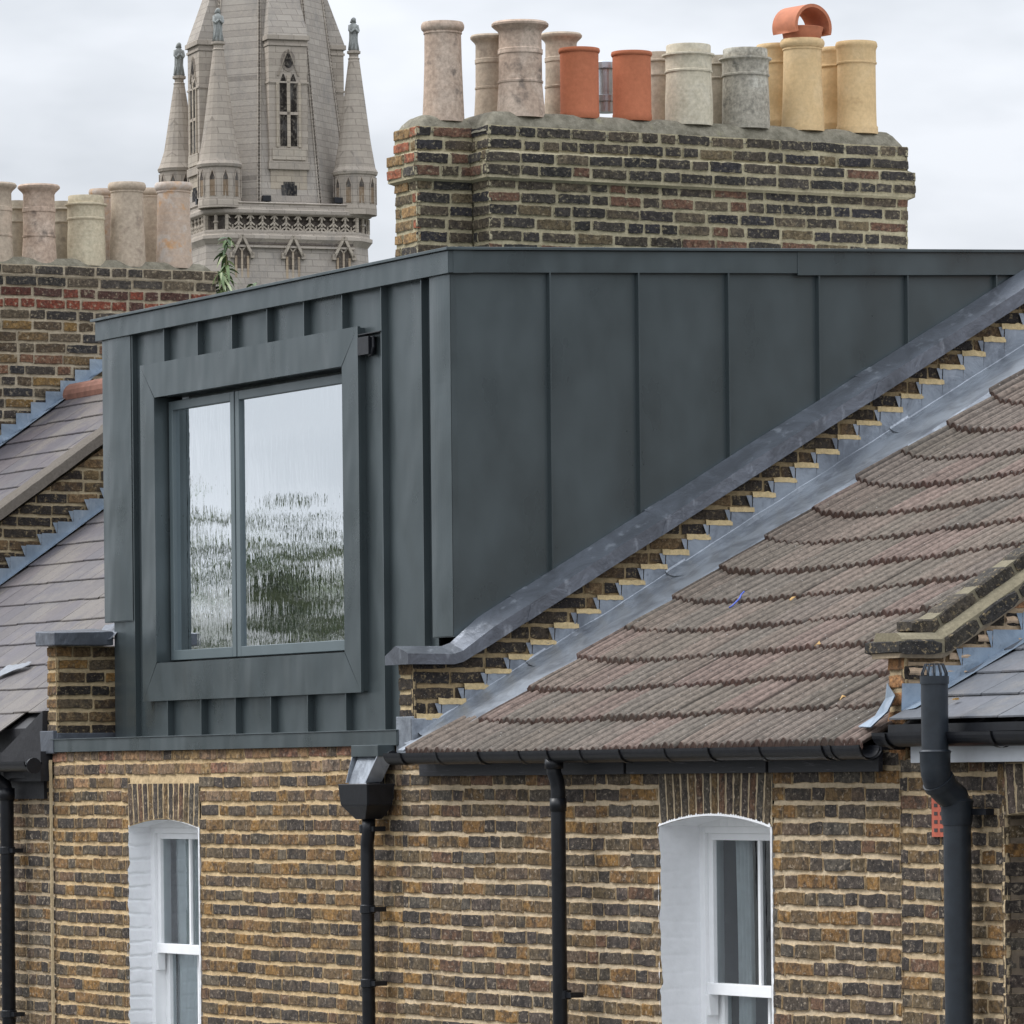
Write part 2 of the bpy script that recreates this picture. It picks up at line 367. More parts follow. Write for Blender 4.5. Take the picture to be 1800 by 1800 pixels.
# ---------------------------------------------------------------- brickwork
FRONT_PAL = [(132, 101, 60), (120, 92, 60), (104, 86, 64), (90, 78, 62), (80, 70, 60), (112, 90, 62), (96, 80, 64), (74, 67, 61), (118, 92, 60), (86, 75, 66), (102, 80, 62), (78, 70, 58), (96, 86, 72), (68, 61, 56)]
FRONT_DK = [(122, 92, 56), (88, 77, 62), (78, 70, 60), (70, 63, 58), (96, 82, 62), (80, 71, 62), (68, 62, 58), (104, 84, 58), (80, 70, 64), (92, 77, 64), (64, 58, 54), (100, 76, 60), (84, 78, 70)]
TOP_PAL = [(136, 110, 86), (128, 106, 84), (140, 110, 80), (118, 97, 76), (132, 104, 86), (144, 118, 82), (106, 90, 74), (66, 57, 50), (134, 98, 78), (120, 102, 86)]
CHIM_PAL = [(66, 61, 56), (56, 53, 50), (72, 65, 57), (90, 80, 66), (60, 56, 52), (78, 69, 58), (50, 48, 46), (98, 86, 66), (66, 60, 52), (100, 74, 60), (50, 48, 50), (56, 52, 50)]
LEFT_PAL = [(64, 58, 52), (54, 50, 48), (98, 80, 56), (76, 64, 50), (58, 52, 48), (50, 48, 48), (116, 92, 56), (84, 74, 60), (110, 80, 62)]
RED_PAL = [(116, 62, 46), (98, 54, 44), (110, 58, 44), (126, 68, 48), (84, 50, 42), (72, 50, 44)]
PARTY_PAL = [(52, 46, 40), (44, 40, 38), (60, 52, 44), (84, 68, 50), (50, 44, 40), (104, 84, 60)]
def pick(pal, rng, var=.12):
    c = rgb(*rng.choice(pal)); k = 1 + rng.uniform(-var, var)
    return (c[0]*k, c[1]*k, c[2]*k)
def one_brick(mb, M, u0, u1, z0, z1, d, col, rng, clampz=None, nu=6, nv=4, m=0, skirt=.02):
    if u1-u0 < .012 or z1-z0 < .01: return
    sd = rng.uniform(0, 1000); ids = []; pos = []
    ju = min(.004, (u1-u0)*.08)
    cut = [rng.uniform(0, .006) if rng.random() < .85 else rng.uniform(.01, .022) for _ in range(4)]
    tilt = rng.uniform(-.004, .004); dt = rng.uniform(-.0025, .0025)
    nu += 2; nv += 2; ri = .0045
    pa = [0, ri/(u1-u0)] + [t/(nu-2) for t in range(1, nu-2)] + [1-ri/(u1-u0), 1]; pb_ = [0, ri/(z1-z0)] + [t/(nv-2) for t in range(1, nv-2)] + [1-ri/(z1-z0), 1]
    for j in range(nv+1):
        for i in range(nu+1):
            a = pa[i]; b = pb_[j]
            u = u0+(u1-u0)*a; z = z0+(z1-z0)*b + tilt*(a-.5)
            eu = min(a, 1-a)*(u1-u0); ez = min(b, 1-b)*(z1-z0); e = min(eu*1.3, ez)
            if j in (0, 1, nv-1, nv): z += 0 if j in (1, nv-1) and (z1-z0) < .02 else nz(u*28, sd, 0 if j < 3 else 5)*.005
            if i in (0, 1, nu-1, nu): u += nz(z*30, sd+7, 0 if i < 2 else 5)*.003
            k = (0 if i == 0 else 1 if i == nu else -1)
            if k >= 0 and j in (0, nv) and u1-u0 > .05:
                cc = cut[k+(2 if j else 0)]*.5
                u += cc if k == 0 else -cc; z += cc*.6 if j == 0 else -cc*.6
            dd = d + dt + nz(u*22, z*22, sd)*.004 - (.0025 if e < .003 else 0)
            z += nz(u*9, z*9, sd)*.004
            if clampz: lo, hi = clampz(u); z = min(max(z, lo), hi)
            pos.append((u, z, dd)); ids.append(mb.vert(M(u, z, dd), col, min(1, e/ri)))
    W1 = nu+1
    for j in range(nv):
        for i in range(nu): mb.face([ids[j*W1+i], ids[j*W1+i+1], ids[(j+1)*W1+i+1], ids[(j+1)*W1+i]], m)
    ring = [i for i in range(W1)] + [j*W1+nu for j in range(1, nv+1)] + [nv*W1+i for i in range(nu-1, -1, -1)] + [j*W1 for j in range(nv-1, 0, -1)]
    back = [mb.vert(M(pos[r][0], pos[r][1], d-skirt), col, .2) for r in ring]
    for k in range(len(ring)):
        k2 = (k+1) % len(ring); mb.face([ids[ring[k]], back[k], back[k2], ids[ring[k2]]], m)
def brick_wall(mb, O, ud, nd, L, ztop, n, h, pal, bond='flemish', holes=(), clampz=None, doff=None, seed=1, mort=(.43, .335, .215), bh=None, cell=.018, wav=.006, mproud=-.0095, perp=.0095, bed=.0205, zmin=None, start=None):
    rng = random.Random(seed); O = Vector(O); ud = Vector(ud); nd = Vector(nd)
    def M(u, z, d):
        p = O + ud*u + nd*d; return (p.x, p.y, z)
    wv = lambda u, z: nz(u*1.3+seed, z*.9)*wav
    for k in range(n):
        z1 = ztop - k*h; z0 = z1 - h + bed
        d = doff(k) if doff else 0.0
        palk = pal(k) if callable(pal) else pal
        u = -d - (rng.uniform(.0, .05)) if start is None else -d - (start if k % 2 else 0)
        t = k % 2
        end = L + d
        while u < end-.01:
            if bond == 'flemish': w = (.215 if t == 0 else .1025)
            elif bond == 'mixed': w = .215 if rng.random() < .68 else .1025
            else: w = .215
            t = 1-t; w *= rng.uniform(.94, 1.06)
            a, b = max(u, -d), min(u+w, end); u += w + perp*rng.uniform(.7, 1.5)
            if end - u < .04: b = end
            segs = [(a, b)]
            for (h0, h1, hb, ht) in holes:
                if z0 < ht-.02 and z1 > hb+.02:
                    ns = []
                    for (p, q) in segs:
                        if q <= h0 or p >= h1: ns.append((p, q))
                        else:
                            if p < h0-.02: ns.append((p, h0))
                            if q > h1+.02: ns.append((h1, q))
                    segs = ns
            for (p, q) in segs:
                if clampz:
                    lo, hi = clampz((p+q)/2)
                    if z0 > max(clampz(p)[1], clampz(q)[1]) or z1 < min(clampz(p)[0], clampz(q)[0]): continue
                w0 = wv((p+q)/2, z0); dz = rng.uniform(-.003, .003)
                col = pick(palk, rng)
                one_brick(mb, M, p, q, z0+w0+dz-.001, z1+w0-rng.uniform(-.002, .003), d, col, rng, clampz, nu=6 if q-p > .14 else 4)
            if b >= end-.001: break
    # mortar sheet with rough surface
    zb = ztop - n*h if zmin is None else zmin
    us = set(); ext = max([0]+[doff(k) for k in range(n)]) if doff else 0
    nu = max(2, int((L)/cell)); us = [L*i/nu for i in range(nu+1)]
    for hh in holes: us += [hh[0], hh[1]]
    us = sorted(set(us)); zs = [zb + (ztop+.004-zb)*j/max(2, int((ztop-zb)/cell)) for j in range(max(2, int((ztop-zb)/cell))+1)]
    for hh in holes: zs += [hh[2], hh[3]]
    zs = sorted(set([z for z in zs if zb <= z <= ztop+.004]))
    idx = {}
    def mv(i, j):
        if (i, j) not in idx:
            u = us[i]; z = zs[j]
            if clampz: lo, hi = clampz(u); z = min(max(z, lo), hi)
            k = min(n-1, max(0, int((ztop-z)/h))); d = (doff(k) if doff else 0)
            idx[(i, j)] = mb.vert(M(u + (d if i == len(us)-1 else -d if i == 0 else 0), z, d+mproud + nz(us[i]*30, zs[j]*30, seed)*.0045 + nz(us[i]*9, zs[j]*9, seed+3)*.004), mort)
        return idx[(i, j)]
    for j in range(len(zs)-1):
        for i in range(len(us)-1):
            uc = (us[i]+us[i+1])/2; zc = (zs[j]+zs[j+1])/2
            if any(h0 < uc < h1 and hb < zc < ht for (h0, h1, hb, ht) in holes): continue
            if clampz:
                lo, hi = clampz(uc)
                if zs[j] > hi or zs[j+1] < lo: continue
            mb.face([mv(i, j), mv(i+1, j), mv(i+1, j+1), mv(i, j+1)], 1)
X_, Y_, Z_ = (1, 0, 0), (0, 1, 0), (0, 0, 1)
def ring_bricks(mb, M, pts, col_fn, rng): pass

def soldier_arch(mb, O, u0, u1, zs, zt, rise, seed, pal, mort, proud=0.002, nb=None):   # flat-topped brick arch, curved underside, laid on end
    rng = random.Random(seed); L = u1-u0; nb = nb or int(L/.064)
    ox, oy = O[0], O[1]
    def low(u): t = (u-u0)/L; return zs + rise*4*t*(1-t)
    def M(u, z, d): return (ox+u, oy-d, z)
    for k in range(nb):
        a = u0+L*k/nb; b = u0+L*(k+1)/nb; c0 = pick(pal, rng)
        sk = (k+.5-nb/2)/nb*.05
        ids = []
        for j in range(9):
            for i in range(4):
                s_ = i/3; t = j/8; u = a+.005+(b-a-.008)*s_; zz = low(u)+.004 + (zt-low(u)-.008)*t; u += sk*(t-.5)*1.0 + nz(zz*20, k, i)*.003
                u = min(max(u, u0+.002), u1-.002)
                e = min(s_, 1-s_)*(b-a); ids.append(mb.vert(M(u, zz, proud+nz(u*25, zz*25, k)*.004-(.003 if i in (0, 3) else 0)), c0, min(1, e/.014)))
        for j in range(8):
            for i in range(3): mb.face([ids[j*4+i], ids[j*4+i+1], ids[(j+1)*4+i+1], ids[(j+1)*4+i]], 0)
    n = 40; top = []; bot = []; und = []
    for i in range(n+1):
        u = u0+L*i/n; top.append(mb.vert(M(u, zt, -.002), mort)); bot.append(mb.vert(M(u, low(u), -.002), mort)); und.append(mb.vert(M(u, low(u), -.12), mort))
    for i in range(n): mb.face([bot[i], bot[i+1], top[i+1], top[i]], 1); mb.face([und[i], und[i+1], bot[i+1], bot[i]], 1)
    return low

# ================================================================ SETTING
g = MB()
g.poly([(-1500, -1500, 0), (1500, -1500, 0), (1500, 1500, 0), (-1500, 1500, 0)])
tag(g.build('ground', simple('asphalt and gardens', (.06, .065, .055), .9, n=(.05, .3), bmp=0)), kind='structure')
r_ = MB(); r_.box((-120, -12.2, .0), (80, -4.2, .004)); tag(r_.build('road', simple('road asphalt', (.05, .05, .052), .9)), kind='structure')
p_ = MB(); p_.box((-120, -4.2, 0), (80, -2.4, .12)); p_.box((-120, -14.4, 0), (80, -12.2, .12)); tag(p_.build('pavement', simple('paving slabs', (.2, .19, .18), .9, n=(2, .1))), kind='structure')

MORT_F = (.56, .42, .245); MORT_R = (.42, .365, .275)
ZB = 4.2      # real brickwork reaches down to here, plain rendered base under it
H = .075

# ================================================================ HOUSE WITH THE DORMER
A = thing('terraced_house', (-2.2, 2.5, 0), 'yellow brick terraced house with a big grey zinc box dormer and square-framed picture window', 'house', 'terraced houses')
AX0, AX1 = -4.47, -.03
wx0 = at(225, 1445, 1, 0).x; wx1 = at(350, 1445, 1, 0).x; azs = at(290, 1443, 1, 0).z; azt = at(290, 1376, 1, 0).z
w = MB()
ucut = lambda x: x-AX0
AWL = AX1 - AX0
brick_wall(w, (AX0, 0, 0), X_, (0, -1, 0), AWL, 6.165, 26, H, lambda k: TOP_PAL if k < 2 else (FRONT_PAL+TOP_PAL[:3] if k < 4 else FRONT_PAL), 'flemish', [(ucut(wx0), ucut(wx1), 4.0, azt)], seed=11, mort=MORT_F)
soldier_arch(w, (0, 0), wx0, wx1, azs-.035, azt, .045, 5, FRONT_DK, MORT_F)
w.build('wall', [BR_FRONT, MORTAR], A)
def core_wall(name, x0, x1, parent, ztop, holes, y=.03, zlow=ZB, depth=.22):
    b = MB(); xs = [x0] + [v for h_ in holes for v in (h_[0], h_[1])] + [x1]
    for i in range(0, len(xs)-1, 2): b.box((xs[i]+(.003 if i else 0), y, 0), (xs[i+1]-.003, y+depth, ztop))
    for h_ in holes: b.box((h_[0], y, h_[3]), (h_[1], y+depth, ztop)); b.box((h_[0], y, 0), (h_[1], y+depth, h_[2]))
    b.box((x0, 0, 0), (x1, y-.002, zlow-.03))
    return b.build(name, simple('brown brick base', (.16, .125, .09), .9, n=(20, .3)), parent)
core_wall('wall_base', AX0, AX1, A, 6.15, [(wx0, wx1, 4.0, azt+.02)])
# tan mortar fillet down the party line at the left
f_ = MB(); f_.grid(lambda u, v: (AX0-.02+.035*u, -.008-.012*math.sin(math.pi*u)+nz(u*3, v*30)*.004, 4.2+1.92*v), 4, 90, col=lambda u, v: (.40, .31, .19))
f_.build('mortar_fillet', MORTAR, A)

def sash(house, X0, X1, zs, rise, yrev, zmid, seed, rough_reveal, panes=2):
    """painted reveal, box frame and two sliding sashes"""
    win = MB(); L = X1-X0; zbm = 4.05
    fr = .055
    low = lambda x: zs + rise*4*((x-X0)/L)*(1-(x-X0)/L)
    ztop_f = zs - .004
    # outer box frame incl. head board filling the arch
    win.box((X0, yrev, zbm), (X0+fr, yrev+.10, ztop_f)); win.box((X1-fr, yrev, zbm), (X1, yrev+.10, ztop_f))
    win.box((X0+fr+.0005, yrev+.001, ztop_f-.03), (X1-fr-.0005, yrev+.1, ztop_f-.0005))
    n = 14
    for i in range(n):
        a = X0+L*i/n; b = X0+L*(i+1)/n
        win.hexa([(a, yrev-.012, ztop_f), (b, yrev-.012, ztop_f), (b, yrev+.08, ztop_f), (a, yrev+.08, ztop_f)], [(a, yrev-.012, low(a)), (b, yrev-.012, low(b)), (b, yrev+.08, low(b)), (a, yrev+.08, low(a))])
    ob = win.build('sash_window', WHITE, house, bevel=.003)
    rv = MB()      # painted masonry reveals: left, right and arched head
    nzf = 60
    def rj(v): return nz(v*14, seed)*.006 + nz(v*45, seed+2)*.004
    amp = .004 if rough_reveal else .0008
    def jn(z): t = (z/.075) % 1.0; return -1.2 if t < .16 else .5
    rv.grid(lambda u, v: (X0+.010+amp*(nz(u*5, v*26, seed)+ .9*jn(v*(zs-zbm)+.012*nz(u*6, v*9))), -.004+rj(v)*(1-u)*2 + (yrev+.004)*u, zbm+(zs+.01-zbm)*v), 8, 320)
    rv.grid(lambda u, v: (X1-.008-amp*nz(u*5, v*26, seed+9), yrev+(-.004-yrev)*u, zbm+(zs+.01-zbm)*v), 8, 120)
    rv.grid(lambda u, v: (X0+L*u, -.004+nz(u*22, seed)*.008*(1-v)+(yrev+.004)*v, low(X0+L*u)-.004+nz(u*9, v*9, seed)*.002), 50, 6)
    if rough_reveal is not None:    # ragged painted edge lapping onto the brick face
        for (xa, sgn) in ((X0, -1), (X1, 1)):
            rv.grid(lambda u, v: (xa + sgn*u*(.006+.010*abs(nz(v*40, seed+5))+.008*max(0, nz(v*9, seed+6))), -.0075+.004*u, zbm+(zs-zbm)*v), 1, 220)
        if not rough_reveal:
            rv.grid(lambda u, v: (X0+L*u, -.009+.004*v, low(X0+L*u)-.003+v*(.008+.016*abs(nz(u*45, seed+5)))), 90, 1)
    rv.build('reveal', WHITE_R, ob, smooth=True)
    us = MB(); yu = yrev+.018; xa, xb = X0+fr, X1-fr; zu = ztop_f-.03
    st = .042; mid = (xa+xb)/2
    us.box((xa, yu, zmid), (xa+st, yu+.04, zu)); us.box((xb-st, yu, zmid), (xb, yu+.04, zu)); us.box((xa+st, yu, zu-.032), (xb-st, yu+.04, zu))
    us.box((xa-.0, yu-.012, zmid-.005), (xb, yu+.04, zmid+.048)); us.box((mid-.011, yu+.006, zmid+.048), (mid+.011, yu+.034, zu-.032))
    us.hexa([(xa-.01, yu-.01, zmid-.10), (xa+.03, yu-.01, zmid-.10), (xa+.03, yu+.03, zmid-.10), (xa-.01, yu+.03, zmid-.10)], [(xa-.01, yu-.022, zmid-.005), (xa+.03, yu-.022, zmid-.005), (xa+.03, yu+.03, zmid-.005), (xa-.01, yu+.03, zmid-.005)])
    us.build('upper_sash', WHITE, ob, bevel=.003)
    ls = MB(); yl = yu+.045
    ls.box((xa, yl, zbm), (xa+st+.012, yl+.04, zmid)); ls.box((xb-st, yl, zbm), (xb, yl+.04, zmid)); ls.box((mid-.011, yl+.006, zbm+.07), (mid+.011, yl+.034, zmid-.01)); ls.box((xa+st+.012, yl, zbm), (xb-st, yl+.04, zbm+.07))
    ls.build('lower_sash', WHITE, ob, bevel=.003)
    gl = MB(); gl.poly([(xa+.01, yu+.02, zmid), (xb-.01, yu+.02, zmid), (xb-.01, yu+.02, zu-.01), (xa+.01, yu+.02, zu-.01)]); gl.build('pane', GLASS_S, ob)
    gl = MB(); gl.poly([(xa+.01, yl+.02, zbm), (xb-.01, yl+.02, zbm), (xb-.01, yl+.02, zmid), (xa+.01, yl+.02, zmid)]); gl.build('pane', GLASS_S, ob)
    sill = MB(); sill.box((X0-.05, -.05, zbm-.09), (X1+.05, yrev, zbm-.001)); sill.build('sill', WHITE_R, ob, bevel=.006)
    room = MB(); x0, x1, y0, y1, z0, z1 = X0-.5, X1+.5, yrev+.14, yrev+2.4, 3.6, zs+.15
    for q in (((x0, y1, z0), (x1, y1, z0), (x1, y1, z1), (x0, y1, z1)), ((x0, y0, z0), (x0, y1, z0), (x0, y1, z1), (x0, y0, z1)), ((x1, y0, z0), (x1, y0, z1), (x1, y1, z1), (x1, y1, z0)), ((x0, y0, z1), (x0, y1, z1), (x1, y1, z1), (x1, y0, z1)), ((x0, y0, z0), (x1, y0, z0), (x1, y1, z0), (x0, y1, z0))): room.poly(q)
    room.build('room_interior', DARK, ob)
    return ob
sash(A, wx0, wx1, azs-.035, .045, .13, at(300, 1674, 1, .16).z, 3, True)
def curtain(x0, x1, y, z0, z1, folds, label):
    c = MB(); c.grid(lambda u, v: (x0+(x1-x0)*u + .02*math.sin(v*3), y+.012*math.sin(u*folds*2*math.pi+.6*math.sin(v*2)), z0+(z1-z0)*v), folds*8, 10)
    tag(c.build('curtain', FABRIC, smooth=True, origin=(x0, y, z0)), label, 'curtain', 'curtains')
curtain(wx0+.06, wx0+.56, .25, 4.05, azs-.05, 5, 'pale sheer curtain inside the sash window under the zinc dormer')

# ---- dormer (part) and its pieces
DZ0 = 6.235; DX0, DX1 = -4.39, -.03; YD = .33; SL = .033
dm = MB()
dm.hexa([(DX0+.02, YD+.30, DZ0), (DX1-.02, YD+.30, DZ0), (DX1-.02, 4.4, DZ0), (DX0+.02, 4.4, DZ0)], [(DX0+.02, YD+.30, 8.5), (DX1-.02, YD+.30, 8.5), (DX1-.02, 4.4, 8.5+SL*4), (DX0+.02, 4.4, 8.5+SL*4)])
dormer = dm.build('dormer', ZINC, A)
# window opening positions on the surround plane
YS = .285
ox0 = at(248, 900, 1, YS).x; ox1 = at(632, 900, 1, YS).x; oz1 = at(440, 607, 1, YS).z; oz0 = at(440, 1226, 1, YS).z
fw = .195
ix0, ix1, iz0, iz1 = ox0+fw, ox1-fw, oz0+fw+.02, oz1-fw
fc = MB()
def panel(mb, x0, x1, z0, z1, y, seed, bulge=.004):
    mb.grid(lambda u, v: (x0+(x1-x0)*u, y-bulge*math.sin(math.pi*u)*(.6+.8*nz(v*(z1-z0)*1.3, seed)) , z0+(z1-z0)*v), 8, max(4, int((z1-z0)*8)))
seams = [-3.52, -3.07, -2.62, -2.17, -1.715, -1.255, -.80, -.345]
allx = [-3.985] + seams + [-.256]
for i in range(len(allx)-1):
    a, b = allx[i], allx[i+1]
    if b <= ox0 or a >= ox1: panel(fc, a, b, DZ0, 8.5, YD, i)
    else: panel(fc, a, b, oz1-.06, 8.5, YD, i); panel(fc, a, b, DZ0, oz0+.06, YD, i+20)
for x in seams:
    if ox0-.02 < x < ox1+.0:
        fc.box((x-.005, YD-.037, oz1-.03), (x+.005, YD+.002, 8.5)); fc.box((x-.005, YD-.037, DZ0), (x+.005, YD+.002, oz0+.03))
    else: fc.box((x-.005, YD-.037, DZ0), (x+.005, YD+.002, 8.5))
panel(fc, -3.985, ox0+.05, DZ0, 8.5, YD+.001, 50); panel(fc, ox1-.05, -.80, DZ0, 8.5, YD+.001, 51)
fc.box((-3.985, YD-.03, DZ0), (-3.972, YD, 8.5))
fc.build('front_cladding', ZINC, dormer, smooth=False)
ct = MB(); ct2 = MB()
ct.grid(lambda u, v: (-4.39+.40*u, YD-.034-.007*math.sin(math.pi*u)*(1+nz(v*5, 3)), 6.90+(8.5-6.90)*v), 10, 30)
ct.box((-4.392, YD-.032, 6.895), (-3.988, YD, 8.5)); ct.box((-4.30, YD-.014, DZ0), (-4.0, YD, 6.897)); ct.box((-4.12, YD-.024, DZ0), (-4.0, YD-.014, 6.893))
ct2.grid(lambda u, v: (-.256+.226*u, YD-.034-.006*math.sin(math.pi*u)*(1+nz(v*5, 8)), 6.70+(8.5-6.70)*v), 8, 30)
ct2.box((-.257, YD-.032, 6.695), (-.029, YD, 8.5))
ct.build('corner_trim', ZINC, dormer); ct2.build('corner_trim', ZINC, dormer)
ck = MB()
cks = [.844, 1.351, 1.874, 2.41, 2.945, 3.49, 4.03]
ys = [YD] + cks + [4.4]
zc = lambda y: 6.3 + max(0, y-.3)*.5
for i in range(len(ys)-1):
    a, b = ys[i], ys[i+1]
    ck.grid(lambda u, v: (DX1+.003*math.sin(math.pi*u)*(1+nz(v*3, i)), a+(b-a)*u, zc(a+(b-a)*u) + (8.5+SL*(a+(b-a)*u-YD)-zc(a+(b-a)*u))*v), 8, 14)
for y in cks: ck.hexa([(DX1-.002, y-.008, zc(y)), (DX1+.030, y-.004, zc(y)), (DX1+.030, y+.004, zc(y)), (DX1-.002, y+.008, zc(y))], [(DX1-.002, y-.008, 8.5+SL*(y-YD)), (DX1+.030, y-.004, 8.5+SL*(y-YD)), (DX1+.030, y+.004, 8.5+SL*(y-YD)), (DX1-.002, y+.008, 8.5+SL*(y-YD))])
ck.build('cheek_cladding', ZINC_D, dormer)
fa = MB()   # roof edge: fascia band, thin drip above, flat top
fx0, fx1, fy = -4.44, .0, .275; q = 4.45
def zf(y): return SL*(y-fy)
fa.hexa([(fx0, fy, 8.497), (fx1, fy, 8.497), (fx1, q, 8.497+zf(q)), (fx0, q, 8.497+zf(q))], [(fx0, fy, 8.607), (fx1, fy, 8.607), (fx1, q, 8.607+zf(q)), (fx0, q, 8.607+zf(q))])
fa.hexa([(fx0-.022, fy-.022, 8.6075), (fx1+.022, fy-.022, 8.6075), (fx1+.022, q, 8.6075+zf(q)), (fx0-.022, q, 8.6075+zf(q))], [(fx0-.022, fy-.022, 8.622), (fx1+.022, fy-.022, 8.622), (fx1+.022, q, 8.622+zf(q)), (fx0-.022, q, 8.622+zf(q))])
# lapped joints of the fascia
fa.hexa([(fx1, .30, 8.495), (fx1+.003, .30, 8.495), (fx1+.003, .41, 8.499), (fx1, .41, 8.499)], [(fx1, .30, 8.610), (fx1+.003, .30, 8.610), (fx1+.003, .41, 8.613), (fx1, .41, 8.613)])
fa.hexa([(fx1, 2.28, 8.492+.06), (fx1+.004, 2.28, 8.492+.06), (fx1+.004, q, 8.494+zf(q)), (fx1, q, 8.494+zf(q))], [(fx1, 2.28, 8.609+zf(2.28)), (fx1+.004, 2.28, 8.609+zf(2.28)), (fx1+.004, q, 8.609+zf(q)), (fx1, q, 8.609+zf(q))])
fa.box((-1.72, fy-.003, 8.495), (fx1-.001, fy, 8.6065))
fa.build('fascia', ZINC, dormer, bevel=.002)
# window surround, mitred
sr = MB(); yb = YD+.10
def frame4(mb, o, i, y0, y1):
    (a0, a1, b0, b1) = o; (c0, c1, d0, d1) = i
    qs = [((a0, b1), (a1, b1), (c1, d1), (c0, d1)), ((a0, b0), (c0, d0), (c1, d0), (a1, b0)), ((a0, b0), (a0, b1), (c0, d1), (c0, d0)), ((a1, b0), (c1, d0), (c1, d1), (a1, b1))]
    for k, qd in enumerate(qs):
        cx = sum(p[0] for p in qd)/4; cz = sum(p[1] for p in qd)/4; g_ = .0022
        pts = [(p[0]+(g_ if p[0] < cx else -g_)*(0 if k < 2 and False else 1), p[1]+(g_ if p[1] < cz else -g_)) for p in qd]
        mb.hexa([(p[0], y0, p[1]) for p in pts], [(p[0], y1, p[1]) for p in pts])
frame4(sr, (ox0, ox1, oz0, oz1), (ix0, ix1, iz0, iz1), YS, YS+.016)
frame4(sr, (ox0+.006, ox1-.006, oz0+.006, oz1-.006), (ix0-.003, ix1+.003, iz0-.003, iz1+.003), YS+.0165, yb+.03)
sr.build('window_surround', ZINC, dormer)
wf = MB(); yf = YS+.085
fo = (ix0+.0, ix1, iz0+.0, iz1-.0); t_ = .048
xm = at(413, 900, 1, yf).x
def bx4(mb, x0, x1, z0, z1, t, y0, y1, tb=None):
    tb = tb or t
    mb.box((x0, y0, z0), (x0+t, y1, z1)); mb.box((x1-t, y0, z0), (x1, y1, z1)); mb.box((x0+t+.0005, y0, z0), (x1-t-.0005, y1, z0+tb)); mb.box((x0+t+.0005, y0, z1-t), (x1-t-.0005, y1, z1))
bx4(wf, ix0+.004, xm-.003, iz0+.012, iz1-.02, .05, yf, yf+.05, .055)
bx4(wf, xm+.003, ix1-.004, iz0+.012, iz1-.02, .05, yf+.004, yf+.054, .055)
wf.build('window_frame', ALU, dormer, bevel=.003)
for (a, b) in ((ix0+.05, xm-.05), (xm+.05, ix1-.05)):
    gl = MB(); gl.poly([(a, yf+.022, iz0+.05), (b, yf+.022, iz0+.05), (b, yf+.022, iz1-.06), (a, yf+.022, iz1-.06)]); gl.build('window_pane', GLASS_D, dormer)
bk = MB(); bk.box((ix0-.03, yf+.14, iz0-.03), (ix1+.03, yf+.16, iz1+.03)); bk.build('blind', simple('pale blind', (.5, .52, .52), .9), dormer)
# small dark drip end at the surround's top right corner
sb = MB(); p0 = at(641, 625, 1, YD-.02); p1 = at(661, 590, 1, YD-.02)
sb.box((ox1+.004, YD-.05, p0.z), (p1.x-.03, YD-.01, p1.z)); sb.tube([(p1.x-.035, YD-.03, p1.z-.005), (p1.x-.01, YD-.03, p1.z-.005), (p1.x-.008, YD-.03, p0.z+.035), (p1.x-.03, YD-.03, p0.z), (p1.x-.06, YD-.03, p0.z-.005)], .009, 8)
sb.box((ox1+.004, YD-.045, p1.z+.012), (-.80, YD-.001, p1.z+.018))
sb.build('drip_bracket', BLACK, dormer, bevel=.002)
ap = MB()   # apron over the wall top
ap.box((-4.43, -.022, 6.163), (-.022, -.012, 6.232)); ap.box((-4.43, -.03, 6.2325), (-.022, YD+.03, 6.238)); ap.box((-4.43, -.012, 6.17), (-.022, YD, 6.23))
ap.box((-3.05, -.0245, 6.160), (-.03, -.0225, 6.2315)); ap.box((-3.055, -.0255, 6.161), (-3.045, -.0225, 6.2318))
ap.build('apron_flashing', ZINC, dormer, bevel=.001)
rf = MB(); rf.hexa([(AX0, 4.4, 8.6), (DX1, 4.4, 8.6), (DX1, 9, 6.0), (AX0, 9, 6.0)], [(AX0, 4.4, 8.7), (DX1, 4.4, 8.7), (DX1, 9, 6.1), (AX0, 9, 6.1)])
rf.box((AX0+.1, .4, 5), (DX1-.1, 8.9, 6.1)); rf.build('rear_roof', SLATE, A)

# ---- rainwater outlet, hopper and pipe
def pipe(mb, x, y, r, z0, z1, n=18): mb.tube([(x, y, z0), (x, y, z1)], r, n)
def clips(parent, x, y, r, zs, side=1, mat_=BLACK):
    for z in zs:
        c = MB(); c.tube([(x, y, z-.022), (x, y, z-.018), (x, y, z+.018), (x, y, z+.022)], [r+.001, r+.006, r+.006, r+.001], 18)
        c.box((x+side*(r+.001), y-.008, z-.012), (x+side*(r+.055), y+.06, z+.012)); c.build('pipe_clip', mat_, parent)
ho = MB(); hy = -.10
zt = at(642, 1378, 1, hy).z; zb_ = at(642, 1440, 1, hy).z; hx = at(644, 1400, 1, hy).x
tw, td = .215, .085
ho.hexa([(hx-.055, hy-.035, zb_), (hx+.055, hy-.035, zb_), (hx+.055, hy+.06, zb_), (hx-.055, hy+.06, zb_)], [(hx-.15, hy-.07, zb_+.07), (hx+.15, hy-.07, zb_+.07), (hx+.15, hy+.07, zb_+.07), (hx-.15, hy+.07, zb_+.07)])
